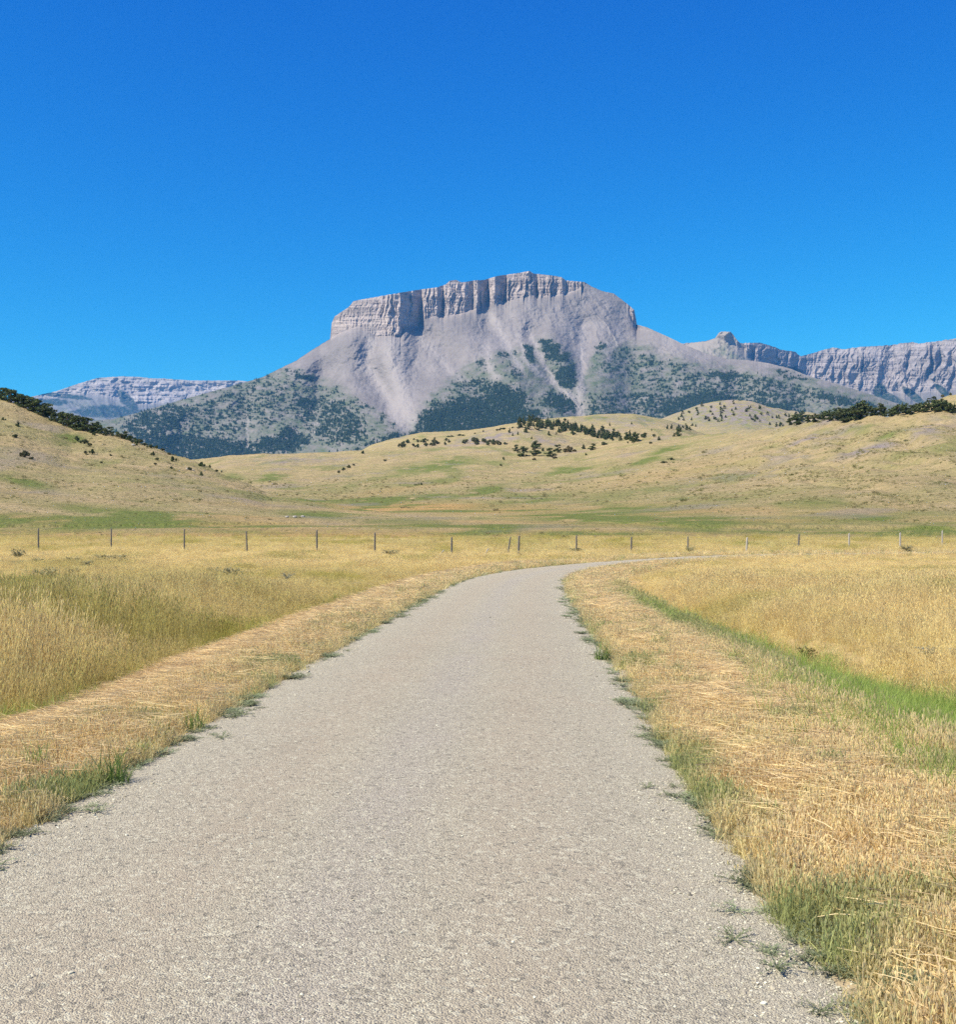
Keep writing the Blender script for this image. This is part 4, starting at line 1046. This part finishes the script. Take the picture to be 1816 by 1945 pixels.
    # clump where the middle slope meets the knoll
    Cl = [(980, 857, 13, 12, "round", "small dark tree at the left end of the tree clump on the middle slope"), (995, 867, 20, 20, "round", "broad tree with trailing base, second in the clump on the middle slope"), (1018, 852, 16, 20, "round", "rounded tree at the back of the clump on the middle slope"), (1017, 866, 22, 20, "round", "tallest front tree in the clump on the middle slope"),
          (1032, 857, 8, 9, "bush", "little bush in the middle of the clump on the middle slope"), (1044, 867, 17, 18, "round", "lowest front tree in the clump on the middle slope"), (1059, 860, 16, 14, "round", "narrow tree left of the brownish one in the clump"), (1077, 859, 18, 26, "bush", "wide brownish bush at the right of the clump on the middle slope"),
          (1091, 858, 7, 12, "bush", "low bush trailing off the wide brownish one"), (1108, 853, 11, 9, "cone", "slim little tree between the clump and the lone round tree"), (1126, 855, 13, 14, "round", "lone round tree right of the clump on the middle slope"), (1207, 838, 18, 18, "round", "dense dark tree standing out on the middle slope's crest"), (1224, 831, 12, 20, "bush", "long dark bush right behind the dense tree on the crest"),
          (1243, 830, 8, 14, "bush", "low bush at the end of the dark row on the crest"), (1252, 836, 9, 7, "cone", "lone slim tree just in front of the crest, right of the dark row"), (1287, 829, 15, 14, "round", "dark tree further right along the middle slope's crest"), (1146, 846, 9, 20, "bush", "flat dark bush in front of the knoll's forest end"),
          (1193, 842, 5, 8, "bush", "tiny bush below the dense tree on the crest"), (1236, 843, 6, 8, "bush", "tiny bush below the dark row on the crest"), (957, 874, 8, 9, "bush", "small round bush downhill and left of the clump"), (951, 885, 5, 9, "bush", "flat little bush lowest left of the clump"), (1014, 874, 7, 10, "bush", "brownish bush just below the tallest clump tree"),
          (1053, 871, 6, 16, "bush", "flat brownish bush just below the clump's right half"), (1113, 865, 6, 5, "cone", "tiny tree below the slim one right of the clump"), (799, 921, 6, 9, "bush", "tiny dark bush alone in the middle of the pale slope"), (732, 876, 5, 14, "bush", "faint flat bush on the slope left of the long green patch"),
          (643, 899, 8, 9, "bush", "lowest of the four bushes in a slanting row on the middle slope"), (652, 894, 8, 11, "bush", "second lowest bush of the slanting row on the middle slope"), (662, 889, 8, 11, "bush", "third bush up the slanting row on the middle slope"), (672, 885, 6, 9, "bush", "uppermost of the four bushes in the slanting row"),
          (1262, 880, 6, 20, "bush", "lower of two long flat green bushes on the right slope"), (1275, 874, 6, 16, "bush", "upper of two long flat green bushes on the right slope"), (690, 862, 8, 10, "bush", "dark bush on the skyline at the left end of the middle crest"), (787, 836, 5, 7, "bush", "tiny bush under the knoll's bare shoulder")]
    for j, (u, y, h, w, k, lb) in enumerate(Cl): place("pine_tree" if k != "bush" else "bush", k, u, y, h, w, lb, "tree" if k != "bush" else "bush", parts=h > 11, dmin=200, var=-1 - j % 2 if "brownish" in lb else j * 3 % 99)
    # shrubs along the foot of the knoll
    for u in sorted(r.uniform(757, 985) for _ in range(33)):
        h = r.uniform(6, 10) * (1.25 if r.random() < 0.25 else 1)
        place("bush", "bush", u + r.uniform(-2, 2), ip(u, [(757, 850), (850, 846), (985, 848)]) - r.uniform(-2, 9), h, h * r.uniform(1.1, 1.9), "one of the small dark bushes dotted along the foot of the knoll", "bush", "bushes along the foot of the knoll", parts=False, dmin=300)
    for u in sorted(r.uniform(800, 985) for _ in range(21)):
        place("bush", "bush", u, ip(u, [(800, 837), (860, 829), (919, 819), (985, 811)]) + r.uniform(0, 3), r.uniform(3, 5), r.uniform(6, 11), "one of the tiny bushes lining the ridge of the grey knoll", "bush", "tiny bushes lining the grey knoll's ridge", parts=False, dmin=300)
    # dark belt of conifers across the knoll
    for k in range(150):
        t = r.random(); u = 985 + t * 225; yy = ip(u, [(985, 803), (1040, 806), (1090, 813), (1140, 824), (1210, 832)]) + r.gauss(0, 4.2) + 4
        place("pine_tree", "cone" if r.random() < 0.75 else "round", u, yy, r.uniform(9, 15), r.uniform(6, 9), "one of the small dark conifers crowded in the belt across the knoll", "tree", "conifer belt across the knoll", parts=False, dmin=300)
    for u, y, h in ((968, 822, 11), (974, 828, 7), (998, 822, 16), (1043, 827, 11), (1057, 826, 8), (984, 826, 8), (1010, 834, 7), (1158, 809, 8), (1200, 806, 6), (1268, 815, 11), (1276, 815, 12), (1289, 817, 13), (1311, 817, 9), (1238, 818, 5)):
        place("pine_tree", "cone", u, y, h, h * 0.55, "one of the lone small conifers dotted over the knoll's bare slopes", "tree", "lone conifers on the knoll's slopes", parts=False, dmin=300)
    for k in range(84):
        u = r.uniform(1285, 1520); y = ip(u, HUMP_C) + 3 + 38 * r.random() ** 0.6
        place("pine_tree", "cone" if r.random() < .6 else "round", u, y, r.uniform(5, 9), r.uniform(4, 6), "one of the tiny dark conifers sprinkled over the far rounded hill", "tree", "conifers on the far rounded hill", parts=False, dmin=700)
    return lib

def build_forest(M, lib):
    r = np.random.default_rng(23)
    # far woods on the mountain: more than anyone could count
    p = M["forest"] * (M["cliff"] < 0.2) * (M["Y"] > 560)
    cell = np.abs(np.gradient(M["Y"], axis=0)) * np.gradient(M["us"])[None, :]
    w = (p ** 1.4 * cell).ravel() + (0.012 * cell * (M["Y"] > np.interp(M["U"], [q[0] for q in VEG_Y], [q[1] for q in VEG_Y]) + 6)).ravel()
    w = w / w.sum(); cs = np.cumsum(w)
    n = 42000
    i = np.searchsorted(cs, r.random(n))
    P = np.stack([M["X"].ravel()[i] + r.normal(0, 2.5, n), M["D"].ravel()[i], M["Z"].ravel()[i] - 1.0], -1)
    m = needle_mat("far_needles", (0.022, 0.040, 0.020), (0.045, 0.068, 0.034), (0.05, 0.07, 0.035))
    protos = []
    rr = random.Random(3)
    for k in range(4):
        V, F, H = [], [], []
        rings = [(0.0, 0.10), (0.12, 0.26), (0.32, 0.19), (0.36, 0.23), (0.60, 0.12), (0.64, 0.15), (1.0, 0.005)]
        for z, q in rings:
            for s in range(6):
                a = s * math.pi / 3 + z; qq = q * rr.uniform(0.75, 1.25)
                V.append((qq * math.cos(a), qq * math.sin(a), z)); H.append(rr.random())
        for a in range(len(rings) - 1):
            for s in range(6): F.append((a * 6 + s, a * 6 + (s + 1) % 6, (a + 1) * 6 + (s + 1) % 6, (a + 1) * 6 + s))
        protos.append(bpy.data.objects.new("far_conifer", np_mesh("far_conifer", np.array(V), np.array(F), m, {"hue": np.array(H)}, smooth=False)))
    sz = np.clip(np.exp(r.normal(2.0, 0.35, n)), 3.5, 15)
    scatter("mountain_forest", protos, P, np.stack([0 * sz, 0 * sz, r.uniform(0, 6.28, n)], -1), sz, r.integers(0, 4, n))
    # woods at the mountain's foot, behind the middle crest and around the far hill
    pts = []
    for (n, u0, u1, yl, sp) in ((500, 520, 700, [(520, 858), (600, 846), (700, 836)], 7), (420, 1255, 1520, [(1255, 806), (1330, 812), (1420, 806), (1520, 800)], 6)):
        u = r.uniform(u0, u1, n); y = ip(u, yl) + np.abs(r.normal(0, sp, n))
        d = r.uniform(1250, 1340, n) if u0 < 1000 else r.uniform(1380, 1480, n)
        z = EYE + (HZ - y) / FPX * d
        x = (u - CU) / FPX * d
        zg = zt(x, d)
        pts.append(np.stack([x, d, zg - 0.2], -1))
    P = np.concatenate(pts); n = len(P)
    return P, protos

# ------------------------------------------------------------------ pale boulders
def build_boulders():
    import bmesh
    r = random.Random(9)
    m = NT("pale_stone"); v = m.coord(); nz = m.noise(v, 2.0, 5, 0.65)
    mat = m.surf(m.ramp(nz, [(0.3, (0.30, 0.27, 0.25)), (0.7, (0.46, 0.43, 0.40))]), 0.9, m.bump(nz, 0.6, 0.1), 0.1)
    for u, y, w, lb in ((253, 846, 7, "pale boulder under the low bush on the left crest line"), (222, 827, 6, "pale boulder just below the lower trees of the left crest"), (357, 891, 6, "pale rock left of the half-bare shrub low on the left slope"), (367, 894, 5, "pale rock right of the half-bare shrub low on the left slope"),
                        (545, 983, 7, "left of three pale rocks at the left hill's toe"), (560, 983, 8, "middle of three pale rocks at the left hill's toe"), (575, 982, 7, "right of three pale rocks at the left hill's toe")):
        x, d, z = hit([u], [y], 118.0)[0]
        bm = bmesh.new(); bmesh.ops.create_icosphere(bm, subdivisions=3, radius=1.0)
        o1, o2 = r.uniform(0, 50), r.uniform(0, 50)
        for q in bm.verts:
            c = q.co; k = 1 + 0.35 * float(pn(c.x * 1.3 + o1, c.y * 1.3 + c.z + o2, 5)) + 0.12 * float(pn(c.x * 4 + o1, c.y * 4 + c.z * 3, 6))
            q.co = (c.x * k * 1.2, c.y * k, c.z * k * 0.62)
        me = bpy.data.meshes.new("boulder"); bm.to_mesh(me); bm.free(); me.materials.append(mat)
        o = add_obj("boulder", me, (x, d, z + 0.1), r.uniform(0, 6.28)); o.scale = (w * d / FPX / 2.2,) * 3
        tag(o, lb, "rock", "pale rocks on the left hill")

# ------------------------------------------------------------------ fence
def build_fence():
    r = random.Random(31)
    m = NT("weathered_wood")
    v = m.coord((6, 6, 0.8))
    nz = m.noise(v, 6.0, 5, 0.65)
    wood = m.surf(m.ramp(nz, [(0.3, (0.085, 0.078, 0.072)), (0.6, (0.17, 0.155, 0.14)), (0.8, (0.25, 0.23, 0.21))]), 0.9, m.bump(nz, 0.5, 0.01), 0.1)
    m2 = NT("pale_wood"); v = m2.coord((6, 6, 0.8)); nz = m2.noise(v, 6.0, 5, 0.65)
    pale = m2.surf(m2.ramp(nz, [(0.3, (0.26, 0.24, 0.22)), (0.7, (0.42, 0.39, 0.35))]), 0.9, None, 0.1)
    wirem = NT("rusty_wire").surf((0.16, 0.13, 0.11), 0.6, None, 0.4)
    posts = [(73, 1046, 40, 0.0, 0), (211, 1043, 37, 0.01, 0), (350, 1047, 40, 0.0, 0), (469, 1048, 37, -0.03, 0), (602, 1049, 40, -0.01, 0), (712, 1048, 34, 0.0, 0), (858, 1056, 33, 0.0, 0), (965, 1050, 27, 0.16, 0), (985, 1052, 32, 0.03, 0),
             (1095, 1048, 29, 0.0, 0), (1199, 1049, 27, 0.03, 0), (1307, 1044, 23, 0.0, 0), (1418, 1049, 26, 0.05, 1), (1517, 1040, 24, 0.04, 0), (1613, 1040, 25, 0.0, 1), (1710, 1038, 24, 0.0, 1), (1790, 1038, 28, 0.0, 1), (1880, 1038, 25, 0, 0), (-60, 1046, 40, 0, 0), (1970, 1038, 25, 0, 1)]
    posts.sort()
    root = bpy.data.objects.new("fence", None); link(root)
    tag(root, "wire fence of weathered wooden posts crossing the dry meadow", "fence")
    tops = []
    for (u, y, h, lean, pl) in posts:
        x, d, z = hit([u], [y], 62.0, 140.0, 500)[0]
        H = h * d / FPX + 0.1; q = r.uniform(0.055, 0.075)
        rings = [(-0.3, 1.05), (0.0, 1.02), (0.3, 1.0), (0.65, 0.97), (0.95, 0.95), (0.985, 0.8), (1.0, 0.35)]
        V = []
        for t, k in rings:
            for s in range(9):
                a = s * 2 * math.pi / 9
                V.append((lean * H * t + q * k * math.cos(a) * (1 + 0.06 * math.sin(5 * a)), q * k * math.sin(a), H * t + (0.02 * math.cos(a) if t > 0.9 else 0)))
        F = [(i * 9 + s, i * 9 + (s + 1) % 9, (i + 1) * 9 + (s + 1) % 9, (i + 1) * 9 + s) for i in range(len(rings) - 1) for s in range(9)]
        o = add_obj("post", np_mesh("post", np.array(V), np.array(F), pale if pl else wood), (x, d, z), r.uniform(-0.05, 0.05), root)
        if lean > 0.1: o["label"] = "leaning brace post"
        tops.append((np.array([x, d, z]), H, lean))
    for f in (0.32, 0.58, 0.84):
        V, F = [], []
        for (p, H, ln), (p2, H2, ln2) in zip(tops[:-1], tops[1:]):
            a = p + np.array([ln * H * f, -0.075, H * f]); b = p2 + np.array([ln2 * H2 * f, -0.075, H2 * f])
            for i in range(6):
                t0, t1 = i / 6, (i + 1) / 6
                sag = lambda t: np.array([0, 0, -0.05 * 4 * t * (1 - t)])
                c0 = a + (b - a) * t0 + sag(t0); c1 = a + (b - a) * t1 + sag(t1)
                base = len(V)
                for c in (c0, c1):
                    for s in range(3): V.append(c + 0.002 * np.array([0, math.cos(s * 2.094), math.sin(s * 2.094)]))
                for s in range(3): F.append((base + s, base + (s + 1) % 3, base + 3 + (s + 1) % 3, base + 3 + s))
        add_obj("wire", np_mesh("wire", np.array(V), np.array(F), wirem), parent=root)
    # two broken stubs lying by the fence line
    for (u, y, lean, lb) in ((832, 1058, 0.75, "pale broken stub leaning in the grass left of the bare fence post"), (921, 1055, 0.45, "short dark stub leaning between two fence posts near the bend")):
        x, d, z = hit([u], [y], 62.0, 140.0, 500)[0]
        V, F = tube([np.array([lean * t, 0.0, t * 0.9]) * 0.55 for t in (-0.2, 0.1, 0.5, 0.9, 1.0)], [0.06, 0.058, 0.05, 0.045, 0.01], 7)
        tag(add_obj("broken_stub", np_mesh("broken_stub", np.array(V), np.array(F), pale), (x, d, z)), lb, "stub")

# ------------------------------------------------------------------ roadside weeds and field plants
def build_weeds():
    r = random.Random(77)
    gg = mat_blade("grey_green_weed", (0.19, 0.235, 0.135), (0.34, 0.38, 0.25), (0.15, 0.19, 0.10), 0.35, inst=False)
    gn = mat_blade("fresh_weed", (0.12, 0.21, 0.05), (0.25, 0.33, 0.10), (0.08, 0.15, 0.03), 0.3, inst=False)
    sg = mat_blade("sage_leaf", (0.25, 0.27, 0.20), (0.40, 0.42, 0.36), (0.2, 0.2, 0.13), 0.2, inst=False)
    bn = mat_blade("brown_weed", (0.10, 0.085, 0.04), (0.20, 0.17, 0.08), (0.09, 0.10, 0.03), 0.2, inst=False)
    dk = mat_blade("dark_sage", (0.20, 0.20, 0.115), (0.34, 0.32, 0.20), (0.19, 0.18, 0.09), 0.25, inst=False)
    lib = {}
    for nm, mt, kw in (("gg", gg, dict(n=1100, rad=0.24, h=0.055, leaf=(0.017, 0.0034))), ("gn", gn, dict(n=180, rad=0.15, h=0.14, leaf=(0.045, 0.005))), ("sage", sg, dict(n=420, rad=0.32, h=0.42, leaf=(0.05, 0.008), sprawl=0.5)),
                       ("brown", bn, dict(n=420, rad=0.28, h=0.45, leaf=(0.06, 0.016), sprawl=0.5)), ("dark", dk, dict(n=520, rad=0.45, h=0.5, leaf=(0.08, 0.012), sprawl=0.6))):
        lib[nm] = [weed_mesh("weed", r, mt, **kw) for _ in range(3)] if nm != "gn" else [tuft("weed", r, mt, blades=90, bh=(0.06, 0.24), bw=0.0035, rad=0.12, lean=(0.1, 0.9), bhue=(0.0, 1.0)).data for _ in range(3)]
    def put(name, kind, u, y, wpx, hk, label, cat, group=None, dmin=3.0):
        x, d, z = hit([u], [y], dmin, 125.0, 1500)[0]
        lat = float(road_lat(np.array([x]), np.array([d]))[0])
        if abs(lat) < HW + 0.1: z = max(z, float(road_z(np.array([x]), np.array([d]), np.array([lat]))[0]) + 0.012)
        rad = {"gg": 0.24, "gn": 0.2, "sage": 0.32, "brown": 0.28, "dark": 0.45}[kind]
        s = (0.9 if kind == 'gg' else 1.2) * wpx * d / FPX / (2 * rad)
        if kind == "gg" and abs(lat) > HW + 0.25: z += 0.03; hk *= 1.7
        if kind == "gn": hk = min(hk, 1.3)
        if kind in ("dark", "sage") and y > 1060: z += 0.03; hk *= 1.05
        o = add_obj(name, lib[kind][r.randrange(3)], (x, d, z), r.uniform(0, 6.283))
        o.scale = (s, s, s * hk)
        return tag(o, label, cat, group)
    LEFT = [(15, 1590, 110, "sprawling grey-green weed in the lower left corner at the gravel's edge"), (75, 1560, 120, "grey-green weed mat second from the lower left corner"), (140, 1520, 80, "thin weed creeping onto gravel, third from the lower left corner"), (60, 1468, 80, "upright blue-green grass clump set back in the straw, lower left"),
            (215, 1503, 90, "flat weed mat on the gravel below the upright edge clump"), (268, 1440, 50, "upright green clump standing alone on the left gravel edge"), (300, 1405, 60, "grey-green weed just past the upright edge clump on the left"), (370, 1388, 60, "weed on the left edge, midway between upright clump and large patch"), (425, 1355, 90, "spreading weed on the left gravel edge below the large patch"),
            (480, 1330, 80, "thin weed on the left gravel edge nearer the large patch"), (555, 1300, 90, "grey-green weed on the left edge directly below the large patch"), (500, 1262, 60, "left half of the large dark green patch in the straw"), (545, 1260, 70, "right half of the large dark green patch in the straw"), (625, 1258, 70, "thin flat weed on gravel right of the large patch"),
            (665, 1218, 70, "leafy weed at the near end of the long left-edge clump"), (700, 1205, 60, "leafy weed in the middle of the long left-edge clump"), (730, 1190, 50, "leafy weed at the far end of the long left-edge clump"), (765, 1168, 40, "small weed on the left edge past the long clump"), (800, 1146, 40, "small weed on the left edge approaching the bend"), (835, 1130, 36, "far small weed on the left edge near the bend"), (862, 1112, 34, "farthest weed on the left edge at the bend"),
            (30, 1380, 60, "bright green tuft at the left picture edge beside the tall grass")]
    RIGHT = [(1066, 1150, 26, "farthest weed on the right gravel edge inside the bend"), (1076, 1178, 32, "second farthest weed on the right gravel edge"), (1104, 1212, 46, "weed on the right edge beside pale mown straw"), (1118, 1226, 50, "leafy weed on the right edge below the bend"), (1145, 1262, 50, "bright weed on the right edge opposite the large left patch"),
             (1180, 1300, 70, "weed on the right edge left of the straw heap"), (1195, 1345, 80, "dark grey-green weed reaching onto gravel right of the road's middle"), (1225, 1372, 60, "thin weed on the right edge below the dark grey-green one"), (1270, 1425, 80, "flat weed reaching left onto the gravel, right edge"), (1320, 1525, 60, "sparse weed on the right gravel edge above the lower verge"),
             (1360, 1552, 60, "small dark weed on the right gravel edge, lower verge"), (1478, 1622, 100, "wide grey-green weed on the right edge, uppermost of the lower mats"), (1528, 1660, 110, "wide weed mat with runners across gravel on the right edge"), (1578, 1700, 120, "dense weed mat on the right edge halfway down the lower verge"), (1630, 1750, 130, "dark green weed mat on right edge below the dense one"),
             (1690, 1830, 130, "grey-green weed mat on the right edge near the bottom"), (1725, 1880, 140, "grey-green weed mat at the lower right gravel corner"), (1780, 1920, 140, "lowest weed mat in the bottom right corner"), (1436, 1408, 44, "small dark green rosette in the middle of the right verge"), (1700, 1555, 60, "dark leafy weed in the straw of the lower right verge"),
             (1540, 1530, 60, "bright green grass clump in the right verge's straw"), (1500, 1570, 44, "narrow green weed left of the bright clump in the verge"), (1640, 1720, 80, "green clump in the lower right verge beside tan stubble")]
    for i, (u, y, w, lb) in enumerate(LEFT):
        up = "upright" in lb or "bright" in lb
        put("weed", "gn" if up else "gg", u, y, w, 1.9 if up else 1.0, lb, "weed", "weeds along the gravel road")
    for i, (u, y, w, lb) in enumerate(RIGHT):
        up = "bright" in lb or "narrow" in lb or "rosette" in lb or "clump" in lb
        put("weed", "gn" if up else "gg", u, y, w, 1.6 if up else 1.0, lb, "weed", "weeds along the gravel road")
    FIELD = [("sagebrush", "dark", 35, 1064, 34, 1.0, "dark sagebrush near the left edge below the first fence post"), ("sagebrush", "dark", 34, 1076, 26, 0.7, "lower flat sagebrush beneath the dark one at the left edge"), ("sagebrush", "dark", 72, 1072, 26, 0.8, "small sagebrush just right of the dark one at left"),
             ("sagebrush", "dark", 85, 1105, 44, 1.0, "bushy grey sagebrush, nearest of the left field's brush"), ("sagebrush", "dark", 140, 1074, 34, 0.8, "sagebrush at the left end of the long brush row"), ("sagebrush", "dark", 165, 1080, 30, 0.8, "second sagebrush in the long brush row in the left field"), ("sagebrush", "dark", 195, 1070, 40, 0.7, "third sagebrush in the long brush row in the left field"),
             ("sagebrush", "dark", 225, 1070, 34, 0.8, "sagebrush at the right end of the long brush row"), ("sagebrush", "dark", 140, 1095, 30, 0.8, "sagebrush standing below the long brush row"), ("sagebrush", "dark", 185, 1118, 34, 0.7, "reddish low brush below the row in the left field"), ("shrub", "dark", 440, 1102, 40, 1.0, "dark green shrub in the middle of the left field"),
             ("shrub", "dark", 405, 1095, 30, 1.0, "green shrub left of the dark one in the left field"), ("sagebrush", "sage", 545, 1108, 34, 0.8, "pale silvery sagebrush in the left field near the road"), ("shrub", "dark", 742, 1056, 36, 0.6, "low green shrub by the fence post left of the road"), ("shrub", "dark", 1310, 1050, 22, 1.0, "round dark shrub at the foot of a fence post right of the bend"),
             ("shrub", "dark", 1093, 1050, 30, 0.6, "low dark shrub at the foot of the fence post above the bend"), ("shrub", "dark", 992, 1055, 22, 0.4, "small dark shrub at the foot of the paired fence posts"), ("brown_weed", "brown", 1533, 1256, 34, 1.0, "brown seeding weed above the green ditch on the right"), ("leafy_weed", "gn", 1735, 1315, 36, 2.2, "dark green leafy weed poking above the green ditch"),
             ("sagebrush", "sage", 1762, 1256, 46, 0.8, "pale blue-grey sagebrush in the golden field"), ("sagebrush", "sage", 1812, 1252, 34, 0.8, "pale blue-grey sagebrush cut by the right picture edge"), ("sagebrush", "sage", 1535, 1128, 40, 0.5, "left one of two faint grey sagebrush patches in the far golden field"), ("sagebrush", "sage", 1570, 1132, 50, 0.4, "right one of two faint grey sagebrush patches in the far golden field"),
             ("leafy_weed", "brown", 1650, 1195, 26, 1.1, "thin brown-green weed in the right field"), ("leafy_weed", "brown", 1748, 1192, 28, 1.1, "brown-green weed farther right in the right field"), ("shrub", "dark", 1722, 1047, 30, 0.7, "low green shrub before the fence at far right"), ("leafy_weed", "gn", 640, 1148, 30, 1.6, "green leafy weed in the left tall grass near the road")]
    for nm, k, u, y, w, hk, lb in FIELD:
        put(nm, k, u, y, w, hk, lb, "shrub" if nm in ("sagebrush", "shrub") else "weed", dmin=8.0)

def build_sage(lib_mat):
    """low tussocks and sage dotting the nearer hillsides, beyond counting"""
    r = np.random.default_rng(41); pr = random.Random(41)
    m = mat_blade("hillside_tussock", (0.30, 0.26, 0.13), (0.42, 0.35, 0.19), (0.20, 0.20, 0.08), 0.3)
    protos = [tuft("tussock", pr, m, blades=34, bh=(0.25, 0.6), bw=0.035, rad=0.35, lean=(0.2, 1.0), bhue=(0, 1)) for _ in range(4)]
    n = 170000
    u = r.uniform(-150, 1960, n); d = np.exp(r.uniform(np.log(112), np.log(520), n))
    x = (u - CU) / FPX * d
    k = fbm(x / 16, d / 22, 251, 3)
    rs = zt(x, d) - gs(d)
    keep = r.random(n) < (sstep(-0.1, 0.4, k) * (0.25 + 0.75 * sstep(1250, 1600, u)) * 0.6 + 0.06) * (0.08 + 0.92 * sstep(0.5, 4.0, rs))
    x, d = x[keep], d[keep]; n = len(x); z = zt(x, d)
    sz = np.exp(r.normal(-0.75, 0.45, n)) * (0.7 + 0.6 * sstep(130, 400, d))
    scatter("hillside_grass", protos, np.stack([x, d, z - 0.05], -1), rots(r, n, 0.1), np.stack([sz, sz, sz * 0.8], -1), r.integers(0, 4, n), np.clip(0.9 * sstep(0.0, 0.5, fbm(x / 9, d / 14, 252, 3)) + 0.4 * r.random(n), 0, 1))

def build_haze():
    x0, x1, y0, y1, z0, z1 = -9000, 9000, -600, 15500, -6.0, 1750
    z0 = -300.0
    V = np.array([(x0, y0, z0), (x1, y0, z0), (x1, y1, z0), (x0, y1, z0), (x0, y0, z1), (x1, y0, z1), (x1, y1, z1), (x0, y1, z1)])
    F = np.array([(0, 3, 2, 1), (4, 5, 6, 7), (0, 1, 5, 4), (1, 2, 6, 5), (2, 3, 7, 6), (3, 0, 4, 7)])
    m = NT("air")
    p = m.n("ShaderNodeVolumePrincipled")
    p.inputs["Color"].default_value = (0.12, 0.45, 1.0, 1)
    p.inputs["Density"].default_value = HAZE
    p.inputs["Anisotropy"].default_value = 0.0
    m.l(p.outputs[0], m.out.inputs[1])
    tag(add_obj("haze", np_mesh("haze", V, F, m.m, smooth=False)), kind='stuff')

HAZE = 3.4e-5
import time as _t
def step(f, *a):
    t0 = _t.time(); q = f(*a); print(f"{f.__name__}: {_t.time() - t0:.1f}s"); return q
step(build_land)
step(build_road)
MT = step(build_mountains)
LIB = step(build_trees)
step(build_forest, MT, LIB)
step(build_boulders)
step(build_fence)
step(build_grass)
step(build_sage, None)
step(build_gravel)
step(build_edge_weeds)
step(build_weeds)
step(build_haze)
